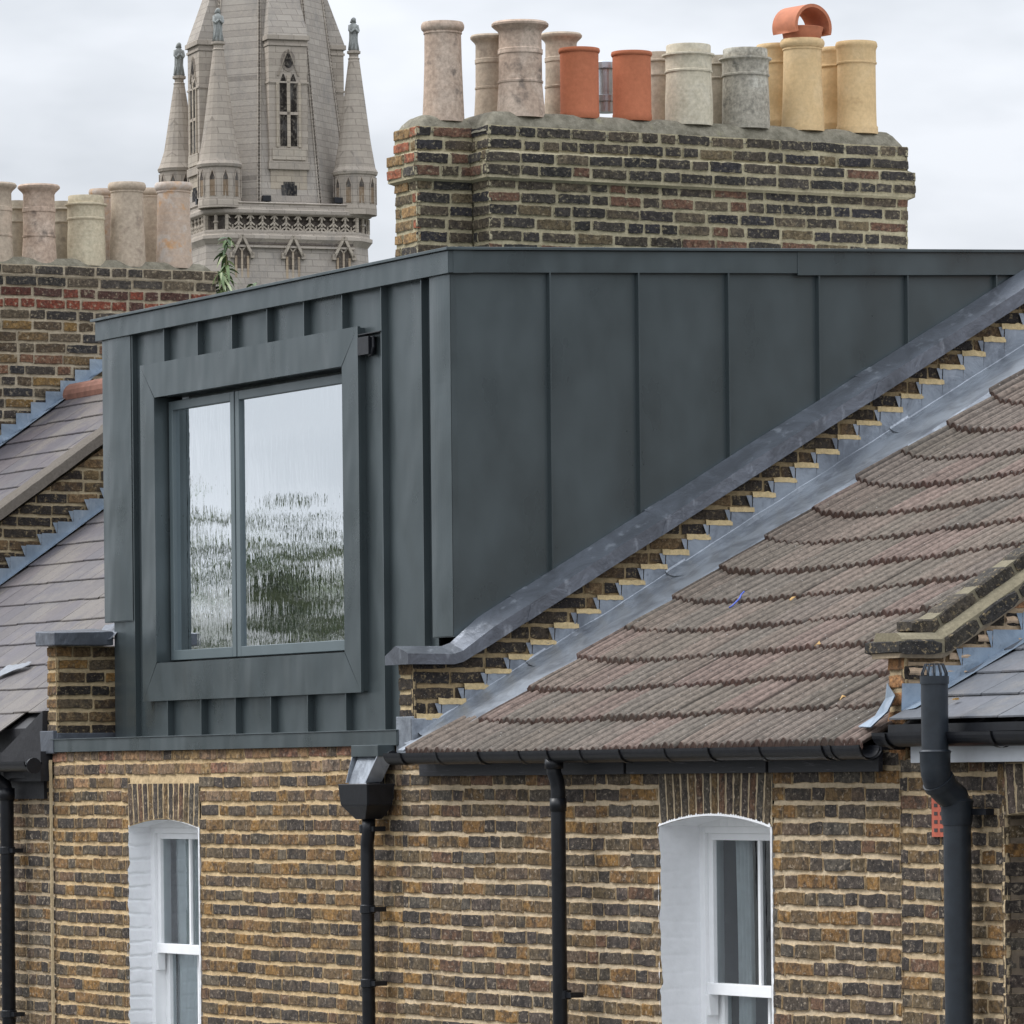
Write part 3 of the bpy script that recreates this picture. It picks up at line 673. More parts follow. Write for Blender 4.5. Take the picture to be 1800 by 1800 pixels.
for (a, b) in (((hx-.15, hy-.07), (hx+.15, hy-.063)), ((hx-.15, hy+.063), (hx+.15, hy+.07)), ((hx-.15, hy-.063), (hx-.143, hy+.063)), ((hx+.143, hy-.063), (hx+.15, hy+.063))):
    ho.hexa([(a[0], a[1], zb_+.07), (b[0], a[1], zb_+.07), (b[0], b[1], zb_+.07), (a[0], b[1], zb_+.07)], [(hx+(a[0]-hx)*1.1, hy+(a[1]-hy)*1.1, zt), (hx+(b[0]-hx)*1.1, hy+(a[1]-hy)*1.1, zt), (hx+(b[0]-hx)*1.1, hy+(b[1]-hy)*1.1, zt), (hx+(a[0]-hx)*1.1, hy+(b[1]-hy)*1.1, zt)])
hop = ho.build('rain_hopper', BLACK, A, bevel=.004)
dp = MB(); pr = .033; pxx = at(646, 1550, 1, -.086).x
dp.tube([(hx, hy+.012, zb_+.005), (hx, hy+.012, zb_-.05), (pxx, -.086, zb_-.12), (pxx, -.086, zb_-.18), (pxx+.0, -.086, 0)], pr, 18); dpo = dp.build('downpipe', BLACK, A, smooth=True)
clips(dpo, pxx, -.086, pr, [at(645, y, 1, -.086).z for y in (1457, 1598, 1728)])
cu = MB(); c0 = at(636, 1312, 1, -.05); c1 = at(683, 1312, 1, -.05); zc0 = at(655, 1330, 1, -.05).z; zc1 = at(655, 1374, 1, -.08).z
cu.box((c0.x, -.11, zc0), (c1.x, -.013, 6.1625)); cuo = cu.build('gutter_outlet_box', ZINC, A, bevel=.002)
ch = MB(); ch.hexa([(hx-.10, hy-.05, zc1-.01), (hx+.10, hy-.05, zc1-.01), (hx+.10, hy-.045, zc1-.01), (hx-.10, hy-.045, zc1-.01)], [(c0.x+.03, -.085, zc0), (c1.x-.03, -.085, zc0), (c1.x-.03, -.08, zc0), (c0.x+.03, -.08, zc0)])
for sx in (-1, 1):
    xa = (c0.x+c1.x)/2+sx*((c1.x-c0.x)/2-.01)
    ch.hexa([(hx+sx*.10, hy-.06, zc1-.005), (hx+sx*.112, hy-.06, zc1-.005), (hx+sx*.112, hy+.03, zc1), (hx+sx*.10, hy+.03, zc1)], [(xa-.004, -.11, zc0), (xa+.004, -.11, zc0), (xa+.004, -.02, zc0), (xa-.004, -.02, zc0)])
ch.hexa([(hx-.10, hy+.02, zc1-.01), (hx+.10, hy+.02, zc1-.01), (hx+.10, hy+.025, zc1-.01), (hx-.10, hy+.025, zc1-.01)], [(c0.x+.03, -.02, zc0), (c1.x-.03, -.02, zc0), (c1.x-.03, -.015, zc0), (c0.x+.03, -.015, zc0)])
ch.build('lead_chute', LEAD, A)

# ---- party wall on the left of the dormer: pier with lead cap
pwL = MB()
PLx0, PLx1 = -4.54, -4.40
brick_wall(pwL, (PLx1, 0, 0), Y_, X_, .38, 6.76, 7, .0735, PARTY_PAL+FRONT_PAL[:4], 'mixed', seed=21, mort=(.46, .36, .22), bed=.022)
brick_wall(pwL, (PLx0, 0, 0), X_, (0, -1, 0), PLx1-PLx0, 6.76, 7, .0735, FRONT_PAL, 'mixed', seed=22, mort=(.46, .36, .22), bed=.022)
pwL.box((PLx0+.01, .012, 6.15), (PLx1-.012, .38, 6.755), (.4, .31, .2), 1); pwL.hexa([(PLx0+.01, .38, 6.2), (PLx1-.02, .38, 6.2), (PLx1-.02, 4.2, 6.2), (PLx0+.01, 4.2, 6.2)], [(PLx0+.01, .38, 6.75), (PLx1-.02, .38, 6.75), (PLx1-.02, 4.2, 8.4), (PLx0+.01, 4.2, 8.4)], (.4, .31, .2), 1)
pwl = pwL.build('party_wall', [BR_PARTY, MORTAR], A)
lc = MB(); lc.hexa([(-4.575, -.055, 6.765), (-4.30, -.055, 6.765), (-4.30, .31, 6.765), (-4.575, .31, 6.765)], [(-4.575, -.055, 6.85), (-4.30, -.055, 6.838), (-4.30, .31, 6.845), (-4.575, .31, 6.87)])
lc.grid(lambda u, v: (-4.56+.30*u, .27+.10*v, 6.80+.09*v+.02*nz(u*6, v*6)), 5, 4); lc.build('lead_cap', LEAD_CAP, pwl, bevel=.006)
lb = MB(); lb.box((PLx0-.05, -.028, 6.155), (PLx1+.004, -.0, 6.285)); lb.box((PLx1+.001, -.004, 6.238), (PLx1+.008, .36, 6.272)); lb.build('lead_flashing', LEAD_CAP, pwl, bevel=.004)

# ---- party wall on the right of the dormer: raking parapet with lead coping and stepped flashing
PX0, PX1 = -.05, .11
SLC = .5575
stp = .075/.59; NT = 32
TY0, TZ0 = 1.165-9*stp, 6.8916-9*.075
def cb(y): return max(6.555, 6.597 + .568*(y-.30))     # underside of coping
pw = MB()
brick_wall(pw, (PX1, 0, 0), Y_, X_, 4.4, 6.8916+.075*26, 37, H, PARTY_PAL, 'mixed', clampz=lambda u: (6.1+.50*u, cb(u)+.03), seed=31, mort=(.30, .225, .125), bed=.020, mproud=-.006)
brick_wall(pw, (PX0, 0, 0), X_, (0, -1, 0), PX1-PX0, 6.56, 6, H, PARTY_PAL, 'mixed', seed=32, mort=(.47, .37, .22), bed=.022)
pw.hexa([(PX0, .012, 6.0), (PX1-.012, .012, 6.0), (PX1-.012, .3, 6.0), (PX0, .3, 6.0)], [(PX0, .012, 6.56), (PX1-.012, .012, 6.56), (PX1-.012, .3, 6.56), (PX0, .3, 6.56)], (.4, .31, .2), 1)
pw.hexa([(PX0, .3, 6.0), (PX1-.012, .3, 6.0), (PX1-.012, 4.4, 6.0), (PX0, 4.4, 6.0)], [(PX0, .3, 6.56), (PX1-.012, .3, 6.56), (PX1-.012, 4.4, cb(4.4)), (PX0, 4.4, cb(4.4))], (.4, .31, .2), 1)
# rough mortar shelves on the steps
sh = pw
teeth = [(TY0+k*stp, TZ0+k*.075) for k in range(-1, NT)]
rng = random.Random(5)
for (y, z) in teeth:
    if y < .12: continue
    y0 = y-stp*rng.uniform(.98, 1.12); dz = rng.uniform(-.004, .004)
    th = rng.uniform(.014, .022)
    n = 6; up = []; dn = []; bk_ = []
    for i in range(n+1):
        yy = y0+(y+.012-y0)*i/n; o_ = .012+.012*abs(nz(yy*20, 3)); up.append((PX1+o_*.7, yy, z+dz+th*(.9+.5*nz(yy*25)))); dn.append((PX1+o_, yy, z+dz-.010+.006*nz(yy*33, 2))); bk_.append((PX1-.01, yy, z+dz+th))
    for i in range(n):
        c_ = (.52, .40, .22); sh.poly([dn[i], dn[i+1], up[i+1], up[i]], c_, 1); sh.poly([up[i], up[i+1], bk_[i+1], bk_[i]], c_, 1)
    sh.poly([dn[n], (PX1-.01, y+.012, z-.01), bk_[n], up[n]], (.52, .40, .22), 1)
pwo = pw.build('party_wall', [BR_PARTY, MORTAR], A)
cp = MB()
def csec(y, flat):
    zb = cb(y)
    if flat: return [(-.085, zb), (-.085, zb+.045), (.03, zb+.092), (.168, zb+.052), (.17, zb)]
    return [(-.085, zb), (-.085, zb+.085), (.0, zb+.128), (.172, zb+.074), (.176, zb-.004)]
st = [(-.055, 1), (.0, 1), (.12, 1), (.20, 1), (.25, .9), (.32, .5), (.42, 0), (.56, 0)]
y = .56
while y < 4.5: y += .12; st.append((y, 0))
rings = []
for (y, k) in st:
    a = csec(y, True); b = csec(y, False); rings.append([cp.vert((a[i][0]*k+b[i][0]*(1-k)+nz(y*3, i)*.002, y, a[i][1]*k+b[i][1]*(1-k)+nz(y*2.3, i+5)*.004)) for i in range(5)])
for a, b in zip(rings, rings[1:]):
    for i in range(5): cp.face([a[i], a[(i+1) % 5], b[(i+1) % 5], b[i]])
cp.face(rings[0][::-1]); cp.face(rings[-1])
for (yj, lap) in ((.60, 0), (1.37, 0), (2.62, 0), (3.9, 0)):     # lapped joints of the lead lengths
    r2 = []
    for (y, e) in ((yj, .005), (yj+.09, .003)):
        k = 1 if y < .25 else 0; s_ = csec(y, k == 1); cxm = .04; r2.append([cp.vert((p[0]+(e if p[0] > cxm else -e), y+(p[1]-cb(y))*.35*(1 if p[0] > cxm else 0), p[1]+(e if i in (1, 2, 3) else -.001))) for i, p in enumerate(s_)])
    for i in range(5): cp.face([r2[0][i], r2[0][(i+1) % 5], r2[1][(i+1) % 5], r2[1][i]])
    cp.face(r2[0][::-1])
cp.build('lead_coping', LEAD_CAP, pwo, bevel=.0)

# roof surface of the ribbed-tile house
def zr(x, y):      # sagging old roof
    t = (x-.11)/(4.5-.11); t = (x-.62)/3.9; sag = math.sin(math.pi*min(max(t, 0), 1)**.43)**1.4
    return 6.102 + .5635*(y+.165) - sag*(.022+.026*max(0, min(y, 4)))
fl = MB()
NY = 150; y0, y1 = .02, 4.4
def flsec(y):
    z0 = zr(.11, y)
    return [(PX1+.004, z0+.03), (PX1+.012, z0+.016), (PX1+.035, z0+.004), (PX1+.08, z0-.006), (PX1+.16, z0-.004), (.34, zr(.34, y)+.004), (.56, zr(.56, y)+.006), (.72, zr(.72, y)-.012)]
rings = []
for j in range(NY+1):
    y = y0+(y1-y0)*j/NY; s_ = flsec(y)
    rings.append([fl.vert((p[0]+nz(y*4, i)*.004, y, p[1]+nz(y*5, i*3)*.008+nz(y*1.2, i)*.008)) for i, p in enumerate(s_)])
for a, b in zip(rings, rings[1:]):
    for i in range(len(a)-1): fl.face([a[i], a[i+1], b[i+1], b[i]])
for (y, z) in teeth:      # stepped upstand
    if y < .05: continue
    za = zr(.11, y-stp)-.0; zb2 = zr(.11, y)-.0; x = PX1+.009
    fl.poly([(x, y-stp-.0, za), (x, y, zb2), (x+.002, y, z-.004), (x+.002, y-stp*.95, z-.004)])
    fl.poly([(x, y-.002, z-.006), (x, y+.002, z+.072), (x+.002, y-.034, z+.072)])
for yj in (.62, 1.42, 2.75):   # lap joints
    r2 = [[fl.vert((p[0]+.004, y+.10*(p[0]-.11)*(1), p[1]+.007)) for p in flsec(y)] for y in (yj, yj+.11)]
    for i in range(len(r2[0])-1): fl.face([r2[0][i], r2[0][i+1], r2[1][i+1], r2[1][i]])
flo = fl.build('stepped_flashing', LEAD, pwo, smooth=False)
fb = MB()   # lead foot wrapped round the pier
fb.box((PX0+.0, -.016, 6.10), (PX1+.013, -.0, 6.30)); fb.box((PX1+.001, -.016, 6.10), (PX1+.014, .16, 6.29)); fb.grid(lambda u, v: (.125+.10*u, -.06+.20*v, 6.14+.06*v+.03*(1-u)), 4, 4)
fb.hexa([(.26, -.16, 6.125), (.32, -.16, 6.125), (.36, .02, 6.225), (.30, .02, 6.225)], [(.26, -.16, 6.137), (.32, -.16, 6.137), (.36, .02, 6.237), (.30, .02, 6.237)])
fb.build('lead_foot', LEAD, pwo, bevel=.003)

# ---- chimney stack on the left party wall
def pot(parent, cx, cy, zb, z1, r, kind, style, label=None, lean=(0, 0)):
    h = z1-zb; p = []
    if style == 'roll':      # plain taper with rolled lip
        p = [(1.13, 0), (1.11, .08), (1.06, .3), (1.0, .6), (.98, .87), (.985, .88), (1.03, .885), (1.03, .90), (1.0, .905), (1.03, .91), (1.12, .925), (1.16, .95), (1.15, .975), (1.08, 1.0), (.90, 1.0), (.88, .9)]
    elif style == 'flange':  # wide flared lip and two bands
        p = [(1.12, 0), (1.10, .1), (1.03, .3), (1.01, .36), (1.05, .365), (1.06, .385), (1.01, .39), (1.0, .62), (1.0, .66), (1.04, .665), (1.05, .685), (1.04, .69), (1.05, .71), (1.0, .72), (.985, .88), (1.05, .905), (1.22, .935), (1.32, .955), (1.33, .975), (1.25, .995), (1.05, 1.0), (.86, 1.0), (.84, .9)]
    elif style == 'neck':    # flange with a narrower neck over it
        p = [(1.06, 0), (1.05, .3), (1.0, .62), (1.0, .655), (1.05, .66), (1.06, .68), (1.02, .69), (1.02, .81), (1.04, .85), (1.16, .865), (1.16, .885), (1.05, .89), (.98, .895), (.98, .985), (.96, 1.0), (.82, 1.0), (.80, .9)]
    elif style == 'cyl':     # straight with a thin bead
        p = [(1.0, 0), (1.02, .02), (1.02, .10), (1.0, .11), (1.0, .93), (1.03, .935), (1.07, .95), (1.08, .97), (1.05, 1.0), (.86, 1.0), (.84, .9)]
    elif style == 'cap':     # tall, straight band under a square lip
        p = [(1.08, 0), (1.06, .06), (1.06, .08), (1.0, .10), (.97, .3), (.96, .74), (.96, .75), (1.02, .755), (1.03, .77), (.99, .775), (.99, .90), (1.04, .93), (1.07, .94), (1.06, .97), (1.02, .99), (.86, .99), (.84, .9)]
    mb = MB(); rs = random.Random(int(cx*1000)+int(cy*100))
    mb.lathe([(a*r, zb+b*h) for a, b in p], cx, cy, 36, wob=.012, lean=lean)
    o = mb.build('chimney_pot', CLAY[kind], parent, label=label, smooth=True)
    md = o.modifiers.new('split', 'EDGE_SPLIT'); md.split_angle = rad(40)
    return o
def pot_px(parent, cxp, wp, yt, yb, X, kind, style, label=None, lean=(0, 0)):
    zb = at(cxp, yb, 0, X).z; c = at(cxp, yt, 0, X); D = (c-CAM).dot(Fv); r = wp/2*D/F_PX
    return pot(parent, X, c.y, zb-.05, c.z, r, kind, style, label, lean)
CX = -4.08; zt = 9.80; ch_h = .0765
cm = MB(); dof = lambda k: .035 if k in (2, 3) else (.0 if k > 1 else .004)
ya, yb_, yc = at(733, 300, 0, -4.29).y, 2.62, 5.49
xe = at(693, 300, 1, ya).x
MC = (.38, .335, .225)
kw = dict(mort=MC, bed=.023, doff=dof, perp=.016)
brick_wall(cm, (CX, yb_, 0), Y_, X_, yc-yb_, zt, 13, ch_h, CHIM_PAL, 'mixed', seed=41, **kw)
brick_wall(cm, (-4.29, yb_, 0), X_, (0, -1, 0), .21, zt, 13, ch_h, CHIM_PAL+[(150, 96, 66)], 'mixed', seed=42, **kw)
brick_wall(cm, (-4.29, ya, 0), Y_, X_, yb_-ya, zt, 13, ch_h, CHIM_PAL, 'mixed', seed=43, **kw)
brick_wall(cm, (xe, ya, 0), X_, (0, -1, 0), -4.29-xe, zt, 13, ch_h, [(140, 112, 76), (96, 84, 66), (150, 92, 68), (70, 66, 62), (120, 100, 72)], 'mixed', seed=44, **kw)
brick_wall(cm, (CX, yc, 0), (-1, 0, 0), Y_, .66, zt, 13, ch_h, CHIM_PAL, 'mixed', seed=45, **kw)
xbk = -4.74
cm.box((xbk, yb_+.03, 7.5), (CX-.03, yc-.03, zt-.004), MC, 1); cm.box((xe+.03, ya+.03, 7.5), (-4.32, yb_+.05, zt-.004), MC, 1); cm.box((xbk, yb_+.03, 7.5), (-4.32, yb_+.06, zt-.004), MC, 1)
stack = cm.build('chimney_stack', [BR_CHIM, MORTAR], A)
def mound(parent, x0, x1, y0, y1, z, hgt, seed, name='mortar_bedding', nx=10, m=MOUND, edge=.10):
    mb = MB(); ny = int((y1-y0)/.03)
    def fn(u, v):
        x = x0+(x1-x0)*u; y = y0+(y1-y0)*v; e = min(x-x0, x1-x, y-y0, y1-y)/edge; e = min(1, max(0, e))
        return (x+nz(y*7, z, seed)*.008, y, z-.03 + (hgt+.03)*math.sin(e*math.pi/2)**.8 + nz(x*9, y*9, seed)*.008*e + nz(x*30, y*30)*.004)
    mb.grid(fn, nx, ny); return mb.build(name, m, parent, smooth=True)
mound(stack, xbk-.02, CX-.003, yb_-.01, yc-.002, zt, .10, 1, nx=30, edge=.11)
mound(stack, xe+.003, -4.293, ya+.003, yb_+.05, zt, .08, 2, edge=.09)
FRX, BKX = CX-.17, CX-.47
pots = [
 (778, 66, 40, 201, (xe-4.29)/2, 'pink', 'roll', 'tall pinkish pot with soot stain on the narrow end of the stack'),
 (862, 54, 62, 198, BKX, 'beige', 'flange', 'beige flared pot in the back row behind the widest pot'),
 (914, 76, 39, 194, FRX, 'pink', 'flange', 'widest pinkish pot with a flared lip in the front row'),
 (986, 56, 59, 196, BKX, 'beige', 'flange', 'beige flared pot behind the left terracotta pot'),
 (1018, 68, 86, 196, FRX, 'terra', 'cyl', 'left of the two bright terracotta pots'),
 (1110, 68, 92, 200, FRX, 'terra', 'cyl', 'right of the two bright terracotta pots'),
 (1158, 50, 93, 203, BKX, 'beige', 'neck', 'buff pot behind the cream pot'),
 (1210, 80, 80, 208, FRX, 'cream', 'neck', 'pale cream necked pot'),
 (1264, 62, 100, 208, BKX, 'grey', 'neck', 'buff pot between cream and mossy pots, back row'),
 (1310, 80, 87, 214, FRX, 'moss', 'neck', 'grey mossy pot with broken lip'),
 (1366, 70, 78, 212, BKX, 'yellow', 'cap', 'yellow pot behind the mossy one'),
 (1410, 68, 70, 218, FRX, 'yellow', 'roll', 'tall yellow pot carrying a terracotta hood'),
 (1468, 66, 84, 216, BKX, 'yellow', 'cap', 'yellow pot in the back row behind the hooded pot'),
 (1505, 70, 73, 223, FRX, 'yellow', 'cap', 'yellow pot at the right end of the stack'),
]
for (c_, w_, yt, yb2, X, kd, sty, lb_) in pots: pot_px(stack, c_, w_, yt, yb2, X, kd, sty, lb_)
# hood: half barrel open at both ends on a flared base
c = at(1410, 70, 0, FRX); D = (c-CAM).dot(Fv); k_ = D/F_PX; cy, cz = c.y, c.z-.005
hd = MB(); hd.lathe([(32*k_, cz), (33*k_, cz+.01), (35*k_, cz+.045), (38*k_, cz+.075), (36*k_, cz+.078), (30*k_, cz+.03)], FRX, cy, 32)
R_ = 43*k_; Lh = .105; n = 24; zc_ = cz+.075
ax = (R0*.62 - Fv*.78).normalized(); sx_ = Vector((-ax.y, ax.x, 0))
def hp(t, s, r): a = math.pi*(-.10+1.20*t); p = Vector((FRX, cy, zc_)) + ax*(s*Lh) + sx_*(math.cos(a)*r); return (p.x, p.y, zc_+math.sin(a)*r*.92)
ro = [[hd.vert(hp(i/n, s, R_)) for i in range(n+1)] for s in (-1, -.88, -.80, 0, .80, .88, 1)]
for kk, s in ((0, -1), (6, 1)):
    pass
ri = [[hd.vert(hp(i/n, s, R_-.022)) for i in range(n+1)] for s in (-1, 1)]
for a, b in zip(ro, ro[1:]):
    for i in range(n): hd.face([a[i], a[i+1], b[i+1], b[i]])
for i in range(n):
    hd.face([ri[0][i], ri[1][i], ri[1][i+1], ri[0][i+1]]); hd.face([ro[0][i], ri[0][i], ri[0][i+1], ro[0][i+1]]); hd.face([ro[6][i], ro[6][i+1], ri[1][i+1], ri[1][i]])
for i in (0, n): hd.face([ro[0][i], ro[3][i], ro[6][i], ri[1][i], ri[0][i]])
o_ = hd.build('chimney_hood', RUBBLE, stack, label='terracotta half-barrel hood'); sm = o_.modifiers.new('split', 'EDGE_SPLIT'); o_.data.polygons.foreach_set('use_smooth', [True]*len(o_.data.polygons))
# steel liner terminal between the terracotta pots
c = at(1064, 108, 0, BKX); k_ = ((c-CAM).dot(Fv))/F_PX; zb2 = at(1064, 198, 0, BKX).z
lt = MB(); lt.lathe([(17*k_, zb2), (17*k_, zb2+.06), (20*k_, zb2+.065), (20*k_, zb2+.10), (13*k_, zb2+.105), (13*k_, c.z-.05), (20*k_, c.z-.045), (20*k_, c.z-.01), (17*k_, c.z)], BKX, c.y, 24)
lt.build('flue_terminal', STEEL, stack, smooth=False)

# ================================================================ HOUSE WITH RIBBED TILES (right)
B = thing('terraced_house', (2.3, 2.5, 0), 'terraced house with sagging brown ribbed-tile roof, black gutter and white-edged sash window', 'house', 'terraced houses')
bx0, bx1 = at(1162, 1440, 1, 0).x, at(1355, 1440, 1, 0).x; bzs = at(1165, 1452, 1, 0).z; bzt = 6.03
BX0, BX1 = -.03, 4.62
w = MB()
def bpal(k): return FRONT_DK+FRONT_PAL[:4]
MB_ = (.54, .435, .30)
brick_wall(w, (BX0, 0, 0), X_, (0, -1, 0), BX1-BX0, 6.09, 25, H, bpal, 'flemish', [(bx0-BX0-.02, bx1-BX0+.01, 4.0, bzt)], seed=51, mort=MB_)
soldier_arch(w, (0, 0), bx0-.02, bx1+.01, bzs, bzt, .055, 6, FRONT_DK, MB_)
w.build('wall', [BR_FRONT, MORTAR], B)
core_wall('wall_base', BX0, BX1, B, 6.05, [(bx0-.02, bx1+.01, 4.0, bzt+.02)])
sash(B, bx0-.015, bx1+.005, bzs, .05, .20, at(1290, 1748, 1, .23).z, 8, False)
curtain(bx0+.10, bx0+.24, .325, 4.05, bzs-.05, 4, 'grey net curtain hanging inside the sash window below the ribbed-tile roof')
# roof tiles
tl = MB(); gauge = .2670; NC = 19; per = .112
TP = [(97, 87, 79), (93, 85, 77), (100, 89, 81), (91, 84, 77), (96, 87, 80), (102, 88, 81)]
def rib(x):
    t = (x/per) % 1.0
    # broad rounded roll, narrow gutter, small roll
    if t < .50: return .024*math.sin(math.pi*t/.50)**.8
    if t < .58: return -.005
    if t < .92: return .017*math.sin(math.pi*(t-.58)/.34)**.8
    return -.007
NXT = 12
rng = random.Random(77)
for c in range(NC):
    yL = -.165 + c*gauge; yU = yL + gauge + .05
    x = .62 + .015*rng.uniform(-1, 1)
    xr_end = 4.60
    if c == 0: x = .36
    nper = int((xr_end-x)/per); off = rng.choice((0, .5))*0
    prev = None
    tilew = 3*per
    step = per/NXT; nst = int((xr_end-x)/step)
    tj = {}
    cols = []
    for i in range(nst+1):
        xx = x+i*step; ti = int((xx+(c % 2)*tilew/2)/tilew)
        if ti not in tj: tj[ti] = (rng.uniform(-.0045, .0045), rng.uniform(-.010, .010), pick(TP, rng, .09), rng.uniform(-.003, .003))
        dz, dy, cc, tw_ = tj[ti]
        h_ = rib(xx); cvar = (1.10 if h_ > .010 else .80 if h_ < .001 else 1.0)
        rib_tone = min(1, max(0, (h_+.004)/.02)); cc2 = tuple(v*(.22+.82*rib_tone) for v in cc); lipc = (cc[0]*.42, cc[1]*.30, cc[2]*.27)  # tone follows rib height: grooves darker, crests lighter
        lipz = .029
        bz = lambda y, e: zr(xx, y)+e+dz+tw_*math.sin(xx*9)
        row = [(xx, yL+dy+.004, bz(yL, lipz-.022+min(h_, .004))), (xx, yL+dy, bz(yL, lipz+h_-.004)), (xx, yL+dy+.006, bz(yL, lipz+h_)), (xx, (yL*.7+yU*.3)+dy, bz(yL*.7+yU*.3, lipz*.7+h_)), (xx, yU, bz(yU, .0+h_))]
        ids = [tl.vert(p, lipc if q_i < 2 else cc2) for q_i, p in enumerate(row)]  # brown tile edge, darkened further to carry the shadow line of each course
        if prev:
            for j in range(4): tl.face([prev[j], ids[j], ids[j+1], prev[j+1]])
        prev = ids
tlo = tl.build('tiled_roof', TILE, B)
us_ = MB(); us_.hexa([(.13, .04, 6.12), (4.6, .04, 6.12), (4.6, 4.9, 6.12), (.13, 4.9, 6.12)], [(.13, .04, 6.17), (4.6, .04, 6.17), (4.6, 4.9, 8.7), (.13, 4.9, 8.7)]); us_.hexa([(.13, 4.9, 5.9), (4.6, 4.9, 5.9), (4.6, 9.3, 5.9), (.13, 9.3, 5.9)], [(.13, 4.9, 8.7), (4.6, 4.9, 8.7), (4.6, 9.3, 6.1), (.13, 9.3, 6.1)])
us_.build('roof_boarding', BLACKM, B)
rg = MB(); rg.tube([(.1, 4.92, 8.86), (4.6, 4.92, 8.86)], .11, 14); rg.build('ridge_tile', RUBBLE, B)
# gutter with lapped lengths and brackets
gx = [at(p, 1335, 1, -.165).x for p in (690, 720, 783, 856, 928, 978, 1036, 1105, 1185, 1262, 1352, 1462, 1478, 1529)]
gt = MB(); gy = -.165; gz0, gz1 = at(700, 1324, 1, gy).z, at(1525, 1310, 1, gy).z
gz = lambda x: gz0 + (gz1-gz0)*((x-gx[0])/(gx[-1]-gx[0]))**1.3
def half(mb, xa, xb, r, za, zb, y=gy, m=0, n=14, t=.006):
    ra = [];
    for (x, z) in ((xa, za), (xb, zb)):
        ra.append([mb.vert((x, y+r*math.cos(math.pi+math.pi*i/n), z+r*math.sin(math.pi+math.pi*i/n)*1.05), (1, 1, 1)) for i in range(n+1)]+[mb.vert((x, y+(r-t)*math.cos(math.pi+math.pi*i/n), z+(r-t)*math.sin(math.pi+math.pi*i/n)*1.05)) for i in range(n, -1, -1)])
    N_ = len(ra[0])
    for i in range(N_): mb.face([ra[0][i], ra[0][(i+1) % N_], ra[1][(i+1) % N_], ra[1][i]], m)
    mb.face(ra[0][:n+1][::1] + [], m) if False else None
for i in range(len(gx)-1): half(gt, gx[i]+.004, gx[i+1]-.002, .053 if i % 2 else .055, gz(gx[i]), gz(gx[i+1]))
gt.tube([(gx[0], gy, gz(gx[0])-.02), (gx[0]+.004, gy, gz(gx[0])-.02)], .034, 14)
go = gt.build('gutter', BLACK, B, smooth=False)
for x in gx[1:]:
    b_ = MB(); half(b_, x-.012, x+.012, .061, gz(x)+.002, gz(x)+.002, t=.006); b_.box((x-.012, gy+.05, gz(x)-.02), (x+.012, .0, gz(x)+.0)); b_.build('gutter_bracket', BLACK, go)
sg = MB()
for (a, b) in ((at(738, 1360, 1, -.03).x, at(1098, 1360, 1, -.03).x), (at(1102, 1360, 1, -.03).x, at(1348, 1360, 1, -.03).x), (at(1352, 1360, 1, -.03).x, 4.52)):
    sg.box((a, -.035, 6.005), (b-.004, -.012, 6.115))
sg.build('eaves_board', SOFFIT, B, bevel=.003)
pb = at(982, 1500, 1, -.145).x; dp = MB(); zg_ = gz(pb)-.05
dp.tube([(pb, gy, zg_+.01), (pb, gy, zg_-.05), (pb, -.150, zg_-.09), (pb, -.145, zg_-.13), (pb, -.145, zg_-.2), (pb, -.145, 0)], .034, 18)
dp.tube([(pb, gy, zg_+.012), (pb, gy, zg_-.035)], .043, 18); dp.tube([(pb, -.145, zg_-.17), (pb, -.145, zg_-.23)], .039, 18)
dpb = dp.build('downpipe', BLACK, B, smooth=True, label='downpipe dropping from the middle of the gutter'); clips(dpb, pb, -.13, .034, [at(982, y, 1, -.13).z for y in (1748,)])
# air brick
# ================================================================ PARAPET BETWEEN RIBBED TILES AND SLATE (right)
QX0, QX1 = 4.54, 4.67
def cq(y): return 6.475 + .60*max(0, y-.20)
qw = MB()
brick_wall(qw, (QX1, 0, 0), Y_, X_, 2.6, 7.94, 27, H, PARTY_PAL+[(150, 110, 80)], 'mixed', clampz=lambda u: (6.05+.48*u, cq(u)+.02), seed=61, mort=(.40, .30, .20), bed=.020, mproud=-.005)
brick_wall(qw, (QX0, 0, 0), X_, (0, -1, 0), QX1-QX0, 6.48, 6, H, [(130, 96, 70), (84, 70, 58), (150, 110, 74), (70, 62, 56)], 'mixed', seed=62, mort=(.45, .35, .22), bed=.022)
qw.box((QX0, .012, 6.0), (QX1-.014, .2, 6.47), (.42, .33, .22), 1)
qw.hexa([(QX0, .2, 6.0), (QX1-.014, .2, 6.0), (QX1-.014, 2.6, 6.0), (QX0, 2.6, 6.0)], [(QX0, .2, 6.47), (QX1-.014, .2, 6.47), (QX1-.014, 2.6, cq(2.6)), (QX0, 2.6, cq(2.6))], (.42, .33, .22), 1)
for (a, b, z_, hh, x_) in ((.02, .35, 6.42, .030, 0), (.02, .26, 6.345, .026, 0), (.06, .16, 6.27, .03, 0), (.22, .47, 6.485, .028, 0), (.36, .58, 6.56, .028, 0), (.5, .72, 6.635, .028, 0)):
    qw.grid(lambda u, v: (QX1+.004+.006*math.sin(math.pi*v)*(1+1.5*nz(u*8, z_*9)), a+(b-a)*u, z_-hh/2+hh*v+nz(u*9, z_*5)*.006), 12, 4, 1, col=lambda u, v: (.52, .38, .26))
qwo = qw.build('party_wall', [BR_PARTY, MORTAR], B)
